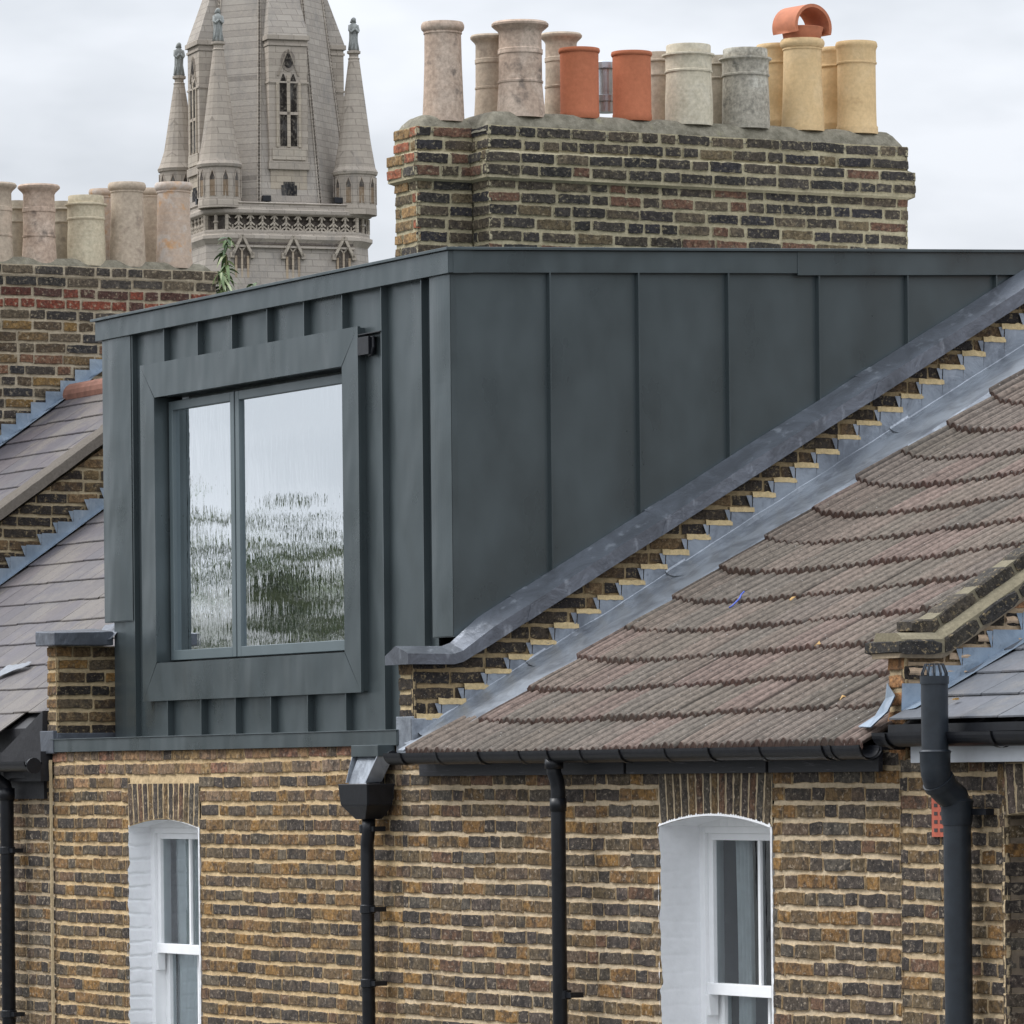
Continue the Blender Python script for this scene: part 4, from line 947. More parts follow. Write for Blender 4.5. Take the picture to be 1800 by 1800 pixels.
# brick coping: two oversailing courses laid along the rake, mortar fillet between
bc = MB(); rng = random.Random(9)
def along(s):      # path of the coping underside
    if s < .24: return (-.055+s, cq(0)+.0), (1, 0)
    t = s-.24; cs = math.cos(math.atan(.60)); return (.185+t*cs, cq(0)+t*.60*cs), (cs, .60*cs)
def cop_layer(x0, x1, off, hh, s0, smax, col):
    s = s0
    while s < smax:
        Lb = rng.uniform(.19, .225) if s > s0 else .215
        sA, sB = s+.006, s+Lb; n = 5; secs = []
        for i in range(n+1):
            (y, z), d = along(sA+(sB-sA)*i/n); nx_, nz_ = -d[1], d[0]; r_e = .010 if i in (0, n) else 0
            j = [rng.uniform(-.003, .003) for _ in range(8)]
            secs.append([(x0+j[0], y+nx_*(off+r_e), z+nz_*(off+r_e)), (x1+j[1]-r_e*.5, y+nx_*(off+r_e), z+nz_*(off+r_e)), (x1+j[2]-r_e*.3, y+nx_*(off+hh-.008-r_e), z+nz_*(off+hh-.008-r_e)), (x1-.012+j[3], y+nx_*(off+hh-r_e), z+nz_*(off+hh-r_e)), (x0+j[4], y+nx_*(off+hh-r_e), z+nz_*(off+hh-r_e))])
        cc = pick(col, rng); rr = [[bc.vert(p, cc, 1) for p in sc_] for sc_ in secs]
        for a, b in zip(rr, rr[1:]):
            for i in range(5): bc.face([a[i], a[(i+1) % 5], b[(i+1) % 5], b[i]])
        bc.face(rr[0][::-1]); bc.face(rr[-1]); s += Lb+.012
DK = [(60, 56, 50), (52, 50, 48), (66, 60, 52), (56, 54, 52)]
cop_layer(4.44, 4.715, .015, .062, 0, 2.9, DK); cop_layer(4.53, 4.655, .105, .058, .10, 2.9, DK)
def sweep(mb, sec, s0, s1, c, m, step=.03):
    rr = []; s = s0
    while s <= s1:
        (y, z), d = along(s); rr.append([mb.vert((a+nz(s*20, i)*.004, y-d[1]*b, z+d[0]*b+nz(s*14, i+4)*.004), c) for i, (a, b) in enumerate(sec)]); s += step
    for a, b in zip(rr, rr[1:]):
        for i in range(len(sec)): mb.face([a[i], a[(i+1) % len(sec)], b[(i+1) % len(sec)], b[i]], m)
    mb.face(rr[0][::-1], m); mb.face(rr[-1], m)
sweep(bc, [(4.45, .02), (4.706, .020), (4.706, .078), (4.69, .092), (4.665, .106), (4.50, .108)], .022, 2.9, (.20, .175, .12), 1)
sweep(bc, [(4.54, .10), (4.647, .10), (4.647, .158), (4.54, .158)], .13, 2.9, (.17, .15, .105), 1)
sweep(bc, [(4.47, .0), (4.685, .0), (4.70, .022), (4.47, .022)], .02, 2.9, (.34, .27, .19), 1)
bc.build('brick_coping', [BR_PARTY, MORTAR], qwo)

# ================================================================ SLATE ROOF HOUSE (far right)
Cc = thing('terraced_house', (6.9, 2.5, 0), 'terraced house at right edge with blue-grey slates, white fascia and thick black vent pipe', 'house', 'terraced houses')
cwx0 = at(1766, 1500, 1, 0).x; cwx1 = cwx0+.96
w = MB(); CX0, CX1 = 4.62, 7.2
brick_wall(w, (CX0, .004, 0), X_, (0, -1, 0), CX1-CX0, 6.055, 25, H, FRONT_DK, 'flemish', [(cwx0-CX0, cwx1-CX0, 4.0, 6.035)], seed=71, mort=(.50, .39, .25))
az_s = at(1770, 1436, 1, 0).z
soldier_arch(w, (0, .004), cwx0-.06, cwx1+.06, az_s, 6.035, .03, 12, FRONT_DK, (.43, .34, .22))
w.build('wall', [BR_FRONT, MORTAR], Cc)
core_wall('wall_base', CX0, CX1, Cc, 6.03, [(cwx0, cwx1, 4.0, 6.04)])
wr = MB(); brick_wall(wr, (cwx0, 0, 0), Y_, X_, .20, 5.86, 24, H, FRONT_DK, 'mixed', seed=72, mort=(.42, .34, .22)); wr.build('brick_reveal', [BR_FRONT, MORTAR], Cc)
wn = MB(); bx4(wn, cwx0, cwx1, 4.1, 5.85, .07, .20, .28); wn.box((cwx0+.07, .205, 4.95), (cwx1-.07, .27, 5.0)); wn.box((cwx0, .22, 5.85), (cwx1, .27, 6.0)); cw = wn.build('sash_window', WHITE, Cc, bevel=.004)
gl = MB(); gl.poly([(cwx0+.05, .25, 4.1), (cwx1-.05, .25, 4.1), (cwx1-.05, .25, 5.8), (cwx0+.05, .25, 5.8)]); gl.build('pane', GLASS_S, cw)
rm = MB(); rm.box((cwx0-.3, .5, 3.8), (cwx1+.3, 2.2, 6.0)); rm.build('room_interior', DARK, cw)
SLC2 = .505
def zs2(x, y): return 6.205+SLC2*(y+.10)
def slates(mb, x0f, x1f, y0, ny, gauge, zfn, pal, seed, wd=.26, thick=.007, stagger=True, skip=None):
    rng = random.Random(seed)
    for c in range(ny):
        yL = y0+c*gauge; x0 = x0f(yL); x1 = x1f(yL); x = x0 - (wd/2 if c % 2 and stagger else 0)
        while x < x1-.01:
            a = max(x+.002, x0); b = min(x+wd-.002, x1); x += wd
            if b-a < .02: continue
            if skip and skip((a+b)/2, c): continue
            col = pick(pal, rng, .10); e = rng.uniform(0, .0025); dy = rng.uniform(-.004, .004); yU = yL+gauge+.03
            p = [(a, yL+dy), (b, yL+dy+rng.uniform(-.003, .003)), (b, yU), (a, yU)]
            lift = [thick*1.7+e, thick*1.7+e+rng.uniform(-.001, .001), .0, .0]
            top = [(q_[0], q_[1], zfn(*q_)+lift[i]+thick) for i, q_ in enumerate(p)]; bot = [(q_[0], q_[1], zfn(*q_)+lift[i]) for i, q_ in enumerate(p)]
            mb.hexa(bot, top, col)
sl = MB(); CP = [(80, 82, 88), (76, 79, 85), (86, 87, 92), (78, 81, 87)]
slates(sl, lambda y: 4.70, lambda y: 7.2, -.10, 13, .19, zs2, CP, 3, .28)
rfc = sl.build('slate_roof', SLATE_C, Cc)
ub = MB(); ub.hexa([(4.70, -.04, 6.12), (7.2, -.04, 6.12), (7.2, 4.6, 6.12), (4.70, 4.6, 6.12)], [(4.70, -.04, 6.195), (7.2, -.04, 6.195), (7.2, 4.6, zs2(0, 4.6)-.02), (4.70, 4.6, zs2(0, 4.6)-.02)]); ub.hexa([(4.70, 4.6, 6.0), (7.2, 4.6, 6.0), (7.2, 9, 6.0), (4.7, 9, 6.0)], [(4.70, 4.6, zs2(0, 4.6)-.02), (7.2, 4.6, zs2(0, 4.6)-.02), (7.2, 9, 6.1), (4.7, 9, 6.1)]); ub.build('roof_boarding', BLACKM, Cc)
fcb = MB(); za, zb2 = at(1700, 1340, 1, -.05).z, at(1700, 1313, 1, -.05).z
fcb.box((4.80, -.055, za), (7.2, -.03, zb2+.02)); fcb.build('fascia_board', UPVC, Cc, bevel=.003)
gu = MB(); gcz = at(1700, 1290, 1, -.11).z; half(gu, at(1550, 1290, 1, -.13).x, 7.2, .056, gcz+.012, gcz, y=-.125, t=.006); gu.box((4.70, -.10, gcz+.01), (7.2, -.05, gcz+.045)); guo = gu.build('gutter', BLACK, Cc)
for x in (4.80, 5.6, 6.4): b_ = MB(); half(b_, x-.014, x+.014, .063, gcz+.008, gcz+.008, y=-.125); b_.build('gutter_bracket', BLACK, guo)
# lead stepped flashing on the parapet's slate side
lf = MB(); x = QX1+.010; stq = .075/.50
ty, tz = at(1795, 1107, 0, QX1).y, at(1795, 1107, 0, QX1).z
for k in range(-9, 14):
    y = ty+k*stq; z = tz+k*.075
    if y < .02: continue
    lf.poly([(x, y-stq, zs2(0, y-stq)+.01), (x, y, zs2(0, y)+.01), (x+.002, y, z), (x+.002, y-stq*.98, z)])
    lf.poly([(x, y-.002, z-.006), (x, y+.002, z+.07), (x+.002, y-.030, z+.07)])
    lf.poly([(x, y-stq, zs2(0, y-stq)+.012), (x+.11, y-stq, zs2(0, y-stq)+.022), (x+.11, y, zs2(0, y)+.022), (x, y, zs2(0, y)+.012)])
lf.build('stepped_flashing', LEAD_B, qwo)
lw = MB()   # curled lead piece where the ribbed tiles meet the pier
P = [at(1559, 1200, 1, -.02), at(1573, 1222, 1, -.05), at(1560, 1250, 1, -.08), at(1530, 1278, 1, -.12)]; Q = [at(1560, 1203, 1, .0), at(1556, 1228, 1, -.02), at(1538, 1258, 1, -.06), at(1508, 1277, 1, -.10)]
for i in range(3): lw.poly([P[i], P[i+1], Q[i+1], Q[i]]); lw.poly([P[i]+Vector((0, .004, -.004)), P[i+1]+Vector((0, .004, -.004)), Q[i+1]+Vector((0, .004, -.004)), Q[i]+Vector((0, .004, -.004))])
lw.build('lead_curl', LEAD_B, qwo)
# soil vent pipe with a wire balloon
vx = at(1643, 1250, 1, -.2).x; vz = at(1643, 1192, 1, -.2).z; lx = at(1682, 1400, 1, -.085).x
vp = MB(); zz = lambda y, Y=-.2: at(1650, y, 1, Y).z
vp.tube([(vx, -.2, zz(1192)), (vx, -.2, zz(1338))], .055, 24); vp.tube([(vx, -.2, zz(1188)), (vx, -.2, zz(1202))], .059, 24)
vp.tube([(vx, -.2, zz(1318)), (vx, -.2, zz(1321)), (vx, -.2, zz(1326)), (vx, -.2, zz(1345)), (vx, -.2, zz(1352))], [.058, .066, .062, .062, .058], 24)
vp.tube([(vx, -.2, zz(1345)), (vx, -.198, zz(1358)), (vx-.005, -.185, zz(1372)), (vx-.01, -.16, zz(1384)), (vx-.016, -.13, zz(1394)), (lx+.002, -.10, zz(1402)), (lx, -.088, zz(1414)), (lx, -.085, zz(1432))], .061, 24)
vp.tube([(vx-.004, -.186, zz(1371)), (vx-.008, -.170, zz(1380))], .067, 24)
vp.tube([(lx, -.085, zz(1404, -.085)), (lx, -.085, zz(1408, -.085)), (lx, -.085, zz(1412, -.085)), (lx, -.085, zz(1432, -.085)), (lx, -.085, zz(1450, -.085))], [.060, .070, .065, .065, .060], 24)
vp.tube([(lx, -.085, zz(1440, -.085)), (lx, -.085, 0)], .0565, 24)
vpo = vp.build('vent_pipe', PVC, Cc, smooth=True, label='thick dark vent pipe bending in under the gutter'); vpo.modifiers.new('s', 'EDGE_SPLIT').split_angle = rad(35)
bl = MB()
for k in range(12):
    a = 2*math.pi*k/12; r0, r1 = .050, .036; bl.tube([(vx+r0*math.cos(a), -.2+r0*math.sin(a), vz), (vx+(r0+.002)*math.cos(a), -.2+(r0+.002)*math.sin(a), vz+.02), (vx+r1*math.cos(a), -.2+r1*math.sin(a), vz+.058)], .0035, 6)
bl.tube([(vx, -.2, vz+.054), (vx, -.2, vz+.059)], .037, 14); bl.build('wire_balloon', PVC, vpo)
c = MB(); z_ = zz(1427, -.085); c.box((lx+.05, -.05, z_-.013), (lx+.16, -.01, z_+.013)); c.build('pipe_clip', BLACK, vpo)
ab = MB(); a0, a1 = at(1641, 1400, 1, 0).x, at(1662, 1400, 1, 0).x; zt_, zb3 = at(1645, 1392, 1, 0).z, at(1645, 1471, 1, 0).z
ab.box((a0, -.010, zb3), (a1+.1, .01, zt_))
for r in range(6):
    for q_ in range(3): ab.box((a0+.02+q_*.045, -.0115, zb3+.02+r*.034), (a0+.045+q_*.045, -.0101, zb3+.035+r*.034), (0, 0, 0), 1)
ab.build('air_brick', [simple('red clay', (.42, .10, .06), .8), DARK], Cc)

# ================================================================ LEFT NEIGHBOUR (slate roof)
Lh_ = thing('terraced_house', (-6.5, 2.5, 0), 'terraced house left of the zinc dormer with mauve slate roof and broken eaves corner', 'house', 'terraced houses')
LX0, LX1 = -8.4, AX0-.005
w = MB(); brick_wall(w, (-7.6, .02, 0), X_, (0, -1, 0), LX1+7.6, 6.02, 24, H, FRONT_PAL+FRONT_DK, 'flemish', seed=81, mort=(.40, .32, .22)); w.build('wall', [BR_FRONT, MORTAR], Lh_)
core_wall('wall_base', LX0, LX1, Lh_, 6.0, [], y=.05)
SLL = .69; LQ = at(0, 1033, 0, -8.4)
def zl(x, y): return LQ.z + SLL*(y-LQ.y) - .06*max(0, (.6-y))/.75*.5
sl = MB(); LP = [(82, 78, 80), (80, 75, 78), (85, 79, 80), (79, 75, 79), (84, 79, 79), (81, 76, 77)]
slates(sl, lambda y: -8.38, lambda y: -4.56 if y > .02 else (-4.86 if y > -.12 else -5.05), -.135, 14, .2, zl, LP, 13, .235)
rfl = sl.build('slate_roof', SLATE, Lh_)
ub = MB(); ub.hexa([(-8.38, .0, 5.9), (-4.6, .0, 5.9), (-4.6, 2.6, 5.9), (-8.38, 2.6, 5.9)], [(-8.38, .0, zl(0, 0)-.03), (-4.6, .0, zl(0, 0)-.03), (-4.6, 2.6, zl(0, 2.6)-.02), (-8.38, 2.6, zl(0, 2.6)-.02)])
ub.hexa([(-8.38, 2.6, 5.9), (-4.6, 2.6, 5.9), (-4.6, 8, 5.9), (-8.38, 8, 5.9)], [(-8.38, 2.6, zl(0, 2.6)-.02), (-4.6, 2.6, zl(0, 2.6)-.02), (-4.6, 8, 6), (-8.38, 8, 6)]); ub.build('roof_boarding', BLACKM, Lh_)
eb = MB(); eb.box((-8.38, -.06, 6.0), (-4.50, .015, 6.17)); eb.hexa([(-4.95, -.10, 6.02), (-4.56, -.03, 6.02), (-4.56, .02, 6.02), (-4.95, .02, 6.02)], [(-5.0, -.10, 6.16), (-4.56, -.02, 6.40), (-4.56, .02, 6.40), (-5.0, .02, 6.16)])
eb.build('eaves_board', BLACKM, Lh_)
gu = MB(); gcz = at(30, 1345, 1, -.13).z; half(gu, -8.38, at(58, 1345, 1, -.15).x, .055, gcz+.03, gcz+.02, y=-.15); gu.tube([(at(58, 1345, 1, -.15).x, -.15, gcz-.005), (at(60, 1345, 1, -.15).x, -.15, gcz-.005)], .045, 14); gu.build('gutter', BLACK, Lh_)
pl = at(13, 1500, 1, -.07).x; dp = MB(); dp.tube([(pl-.01, -.15, gcz), (pl-.01, -.14, gcz-.07), (pl, -.08, gcz-.12), (pl, -.07, gcz-.16), (pl, -.07, 0)], .040, 18); dp.tube([(pl, -.07, gcz-.13), (pl, -.07, gcz-.2)], .046, 18); dpo = dp.build('downpipe', BLACK, Lh_, smooth=True)
clips(dpo, pl, -.07, .040, [at(13, y, 1, -.07).z for y in (1495, 1782)])
# party wall to the next house: brick upstand with stepped lead
MBL = (.36, .30, .20)
lw_ = MB(); VQ = at(0, 921, 0, -8.4); SV = .68
cvl = lambda y: VQ.z + SV*(y-VQ.y)
brick_wall(lw_, (-8.4, -.02, 0), Y_, X_, 2.6, 8.7, 36, .0765, PARTY_PAL+[(100, 84, 60)], 'mixed', clampz=lambda u: (zl(0, u-.02)-.1, cvl(u-.02)+.01), seed=91, mort=MBL, bed=.020)
lw_.hexa([(-8.55, 0, 6), (-8.42, 0, 6), (-8.42, 2.55, 6), (-8.55, 2.55, 6)], [(-8.55, 0, cvl(0)), (-8.42, 0, cvl(0)), (-8.42, 2.55, cvl(2.55)), (-8.55, 2.55, cvl(2.55))], MBL, 1)
lwo = lw_.build('party_wall', [BR_PARTY, MORTAR], Lh_)
lf = MB(); x = -8.4+.012; ty, tz = at(155, 897, 0, -8.4).y, at(155, 897, 0, -8.4).z; stl = .0765/SLL
for k in range(-14, 6):
    y = ty+k*stl; z = tz+k*.0765
    if y < .0: continue
    lf.poly([(x, y-stl, zl(0, y-stl)+.025), (x, y, zl(0, y)+.025), (x+.002, y, z), (x+.002, y-stl*.98, z)])
    lf.poly([(x, y-.002, z-.006), (x, y+.002, z+.07), (x+.002, y-.034, z+.07)])
    lf.poly([(x, y-stl, zl(0, y-stl)+.024), (x+.05, y-stl, zl(0, y-stl)+.030), (x+.05, y, zl(0, y)+.030), (x, y, zl(0, y)+.024)])
lf.build('stepped_flashing', LEAD_B, lwo)
ls_ = MB(); a = at(0, 1165, 1, .35)
ls_.grid(lambda u, v: (-6.2+.34*u, .32+.11*v*(1-u*.7)+.10*u, zl(0, .32+.11*v*(1-u*.7)+.10*u)+.045+.01*nz(u*5, v*5)), 8, 3); ls_.build('slipped_lead', simple('pale lead patch', (.20, .215, .24), .7), lwo)

# ================================================================ NEXT HOUSE ALONG, WITH ITS CHIMNEY
Nh = thing('terraced_house', (-9.5, 2, 0), 'farthest terraced house at the left edge with higher slate roof, red ridge and sooty chimney', 'house', 'terraced houses')
V0 = at(0, 893, 0, -8.4)
def zn(x, y): return V0.z + .70*(y-V0.y) - .02
NR = 2.56
sl = MB(); slates(sl, lambda y: -10.32, lambda y: -8.44, -.10, 15, .18, zn, [(78, 73, 77), (75, 71, 76), (81, 75, 78), (76, 73, 77)], 23, .30, stagger=True)
nro = sl.build('slate_roof', SLATE, Nh)
ub = MB(); ub.hexa([(-10.3, 0, 0), (-8.56, 0, 0), (-8.56, NR, 0), (-10.3, NR, 0)], [(-10.3, 0, zn(0, 0)-.02), (-8.56, 0, zn(0, 0)-.02), (-8.56, NR, zn(0, NR)-.02), (-10.3, NR, zn(0, NR)-.02)])
ub.hexa([(-10.3, NR, 0), (-8.56, NR, 0), (-8.56, 5, 0), (-10.3, 5, 0)], [(-10.3, NR, zn(0, NR)-.02), (-8.56, NR, zn(0, NR)-.02), (-8.56, 5, 7), (-10.3, 5, 7)]); ub.build('wall', BR_LEFT, Nh)
vg = MB(); rr = []   # cement verge with tile undercloak, one lapped joint
y = -.1; 
def vsec(y):
    z = zn(0, y)+.012; e = .006*nz(y*6)
    return [(-8.62, z+.004), (-8.50, z+.020+e), (-8.40, z+.022+e), (-8.355, z+.012), (-8.345, z-.060+e), (-8.40, z-.070)]
while y < NR+.02: rr.append([vg.vert((p[0]+nz(y*12, i)*.004, y, p[1]+nz(y*15, i)*.005), (.12, .105, .09)) for i, p in enumerate(vsec(y))]); y += .04
for a, b in zip(rr, rr[1:]):
    for i in range(6): vg.face([a[i], a[(i+1) % 6], b[(i+1) % 6], b[i]])
vg.build('cement_verge', MORTAR, nro)
rg = MB(); rg.tube([(-10.2, NR+.02, zn(0, NR)+.01), (-9.5, NR+.02, zn(0, NR)+.012), (-8.45, NR+.02, zn(0, NR)+.01)], .085, 16); rg.build('ridge_tile', simple('red ridge clay', (.22, .105, .075), .8, n=(12, .25), bmp=.4), nro)
KX = -10.3; kz = 9.53; k0 = 1.2; k1 = 3.70
kc = MB(); dok = lambda k: (.03 if k == 0 else .0 if k < 2 else .03 if k in (2, 3) else 0)
brick_wall(kc, (KX, k0, 0), Y_, X_, k1-k0, kz, 26, .0768, lambda k: (CHIM_PAL[:7] if k < 2 else RED_PAL if k in (2, 3) else LEFT_PAL), 'mixed', seed=101, mort=(.38, .325, .24), doff=lambda k: 0.0 if k not in (0,) else .012, bed=.021, perp=.014)
kc.box((KX-.7, k0, 6), (KX-.03, k1-.03, kz-.01), (.36, .31, .23), 1); brick_wall(kc, (KX-.03, k1, 0), (-1, 0, 0), Y_, .5, kz, 26, .0768, LEFT_PAL, 'mixed', seed=102, mort=(.36, .31, .23))
kst = kc.build('chimney_stack', [BR_LEFT, MORTAR], Nh)
mound(kst, KX-.72, KX-.002, k0, k1-.002, kz, .065, 4, nx=26, edge=.09)
KF, KB = KX-.15, KX-.48
for (c_, w_, yt, yb2, X, kd, sty, lb_) in [
 (-8, 56, 322, 458, KF, 'beige', 'flange', 'banded beige pot cut by the left edge'),
 (30, 44, 354, 455, KB, 'grey', 'neck', 'greyish pot behind the two banded pots'),
 (68, 56, 325, 458, KF, 'pink', 'flange', 'tall banded pot with flared lip'),
 (110, 44, 355, 455, KB, 'grey', 'neck', 'greyish pot behind the pale squat pot'),
 (151, 64, 345, 457, KF, 'pale', 'neck', 'squat pale yellow pot'),
 (180, 42, 333, 455, KB, 'orange', 'roll', 'orange-brown pot in the back row'),
 (223, 58, 322, 459, KF, 'beige', 'roll', 'plain beige pot with dark rim'),
 (263, 42, 332, 455, KB, 'beige', 'roll', 'brownish pot between the two right-hand pots'),
 (305, 58, 322, 461, KF, 'orange', 'roll', 'pot with an orange blotch and white base at the right end')]: pot_px(kst, c_, w_, yt, yb2, X, kd, sty, lb_)
lf = MB(); x = KX+.012
for k in range(0, 26):
    z = kz-26*.0768+k*.0768; y = NR - (zn(0, NR)-z+.02)/.70 - .09
    if y < .9 or y > NR+.3: continue
    lf.poly([(x, y-.01, zn(0, y-.0)-.0), (x, y+.115, zn(0, y+.115)), (x+.002, y+.10, z+.06), (x+.002, y-.01, z+.06)])
    lf.poly([(x, y-.03, zn(0, y-.03)+.022), (x+.13, y-.03, zn(0, y-.03)+.032), (x+.13, y+.12, zn(0, y+.12)+.032), (x, y+.12, zn(0, y+.12)+.022)])
lf.build('stepped_flashing', LEAD_B, kst)

# ================================================================ PLANT ON THE LEFT CHIMNEY
pr_ = at(392, 505, 0, KX-.1); PLn = thing('weed_plant', pr_, 'leafy green weed on the end of the left chimney stack, before the church', 'plant')
stm = MB(); base = Vector(pr_)
def P3(px, py, dx=0): return at(px, py, 0, KX-.1+dx)
stems = [[P3(388, 522), P3(394, 495), P3(398, 465), P3(397, 432), P3(402, 418)], [P3(388, 515, .05), P3(392, 490, .05), P3(386, 478, .08)], [P3(438, 515, .1), P3(446, 503, .1), P3(452, 497, .1)]]
for s_ in stems: stm.tube(s_, [.005, .004, .003, .002, .0015][:len(s_)], 6)
stm.build('stem', simple('weed stem', (.16, .13, .07), .8), PLn)
lv = MB(); rng = random.Random(15)
def leaf(mb, p, d, L, w_, droop, col):
    d = d.normalized(); side = d.cross(Vector((0, 0, 1))); side = (side if side.length > .1 else Vector((1, 0, 0))).normalized(); side = (side+Vector((0, 0, rng.uniform(-.6, .6)))).normalized()
    pts = []
    for i in range(6):
        t = i/5; c_ = p + d*(L*t) + Vector((0, 0, -droop*L*t*t)); ww = w_*math.sin(math.pi*min(1, t*.9+.08))**.8 if t < 1 else 0.0005
        pts.append((mb.vert(c_-side*ww, col), mb.vert(c_+Vector((0, 0, ww*.25)), col), mb.vert(c_+side*ww, col)))
    for a, b in zip(pts, pts[1:]): mb.face([a[0], a[1], b[1], b[0]]); mb.face([a[1], a[2], b[2], b[1]])
GR = [(82, 104, 62), (96, 116, 72), (66, 86, 54), (160, 170, 130), (110, 124, 80)]
for s_, nl in zip(stems, (70, 46, 12)):
    for k in range(nl):
        t = rng.random()**(1.3); i = min(len(s_)-2, int(t*(len(s_)-1))); p = s_[i].lerp(s_[i+1], t*(len(s_)-1)-i)
        a = rng.uniform(0, 2*math.pi); d = Vector((math.cos(a), math.sin(a), rng.uniform(-.2, .7))); top = t > .55
        leaf(lv, p, d, rng.uniform(.07, .15)*(.7 if top else 1), rng.uniform(.010, .016), rng.uniform(.5, 1.3), pick(GR, rng))
def leafmat():
    m, nt, b, L = mat('weed leaf'); L.new(attr(nt, 'Col').outputs['Color'], b.inputs['Base Color']); b.inputs['Roughness'].default_value = .55; b.inputs['Subsurface Weight'].default_value = 0; return m
LEAFM = leafmat(); lv.build('leaves', LEAFM, PLn)

# small things lying on the ribbed roof
def on_roof(px, py):
    n = Vector((0, -.5635, 1)); p0 = Vector((0, 0, 6.128+.5635*.165+.0)); r = ray(px, py); t = (p0-CAM).dot(n)/r.dot(n); p = CAM+r*t
    for _ in range(4):
        e = zr(p.x, p.y)+.045; p0 = Vector((p.x, p.y, e)); t = (p0-CAM).dot(n)/r.dot(n); p = CAM+r*t
    return p
cdm = MB(); pts = [on_roof(*q_) for q_ in ((1308, 1040), (1303, 1045), (1300, 1052), (1294, 1058), (1287, 1065), (1282, 1068))]
cdm.tube(pts, .0042, 8); tag(cdm.build('plastic_cord', CORD, smooth=True), 'short blue cord lying across the brown ribbed tiles', 'cord')
for i, (q_, lbl) in enumerate((((1441, 1136), 'yellow leaf on a tile edge in the middle of the ribbed roof'), ((1485, 1230), 'dry orange leaf low on the ribbed roof near the right parapet'), ((1397, 1055), 'small yellow leaf upslope near the blue cord'))):
    lm = MB(); p = on_roof(*q_)+Vector((0, -.01, .012))
    rot = rng.uniform(0, 3); pp = []
    for k in range(8):
        a = 2*math.pi*k/8; rr_ = .016*(1+.35*math.cos(3*a)); pp.append(p+Vector((math.cos(a+rot)*rr_, math.sin(a+rot)*rr_*.8, math.sin(a+rot)*rr_*.5+.004*math.cos(2*a))))
    lm.hexa([v-Vector((0, 0, .003)) for v in pp], pp); tag(lm.build('fallen_leaf', LEAF_Y), lbl, 'leaf', 'fallen leaves on the tiles')
lm = MB(); p = at(1680, 1270, 1, .02)+Vector((0, 0, .0)); p.z = zs2(0, p.y)+.03
lm.hexa([p+Vector((math.cos(a)*.016, math.sin(a)*.013, 0)) for a in [k*math.pi/4 for k in range(8)]], [p+Vector((math.cos(a)*.016, math.sin(a)*.013, .005+.004*math.cos(a))) for a in [k*math.pi/4 for k in range(8)]])
tag(lm.build('fallen_leaf', LEAF_Y), 'dry leaf lying on the blue-grey slates beside the vent pipe', 'leaf', 'fallen leaves on the tiles')

# ================================================================ CHURCH TOWER AND SPIRE
DT = 250.0; kp = DT/F_PX
cen = CAM + ray(475, 900)*DT
T = thing('church_tower', (cen.x, cen.y, 0), 'pale stone gothic church tower with octagonal spire, corner pinnacles and pierced parapet', 'church', rotz=rad(62.4+19.5))
ORG[T.name] = Vector((0, 0, 0))
def zp(py): return 6+(1365-4.35*-1-py)*kp      # height of a picture row at the tower
S_ = lambda *a: [v*kp for v in a]
tb = MB()
def oct_ring(h, c, z): # square of half width h with chamfers c, px units
    return [((x)*kp, (y)*kp, z) for x, y in ((-h+c, -h), (h-c, -h), (h, -h+c), (h, h-c), (h-c, h), (-h+c, h), (-h, h-c), (-h, -h+c))]
def prism(mb, prof, cham, col=(1, 1, 1)):
    rr = [[mb.vert(p, col) for p in oct_ring(h, c_, z)] for (h, c_, z) in [(a, cham*(a/150), b) for a, b in prof]]
    for a, b in zip(rr, rr[1:]):
        for i in range(8): mb.face([a[i], a[(i+1) % 8], b[(i+1) % 8], b[i]])
    mb.face(rr[0][::-1]); mb.face(rr[-1])
prism(tb, [(160, 0), (156, zp(560)), (148, zp(470)), (147, zp(446)), (147, zp(444))], 30)
tb.build('tower_shaft', STONE, T)
pp_ = MB()
prism(pp_, [(147, zp(446)), (151, zp(440)), (154, zp(436)), (154, zp(430)), (150, zp(428)), (150, zp(421)), (148, zp(420))], 30, (1.15, 1.13, 1.1))
prism(pp_, [(138, zp(422)), (138, zp(394))], 28, (.28, .26, .26))
prism(pp_, [(148, zp(395)), (153, zp(392)), (154, zp(386)), (150, zp(384)), (149, zp(376)), (152, zp(374)), (148, zp(372)), (120, zp(371))], 30, (1.12, 1.1, 1.08))
par = pp_.build('parapet', STONE, T)
tr = MB()   # pierced quatrefoil band
def fpt(side, u, z, out=0):
    h = 148+out
    if side == 0: return Vector((u*kp, -h*kp, z))
    if side == 1: return Vector((-h*kp, -u*kp, z))
    if side == 2: return Vector((h*kp, u*kp, z))
def seg(mb, side, u0, z0, u1, z1, w_, out=0, col=(1.1, 1.07, 1.0), dep=5):
    d = Vector((u1-u0, 0, (z1-z0)/kp)); d.normalize(); nx_, nz_ = -d.z*w_/2, d.x*w_/2
    q_ = [(u0+nx_, z0+nz_*kp), (u1+nx_, z1+nz_*kp), (u1-nx_, z1-nz_*kp), (u0-nx_, z0-nz_*kp)]
    mb.hexa([fpt(side, a, b, out-dep) for a, b in q_], [fpt(side, a, b, out) for a, b in q_], col)
zm = (zp(395)+zp(421))/2
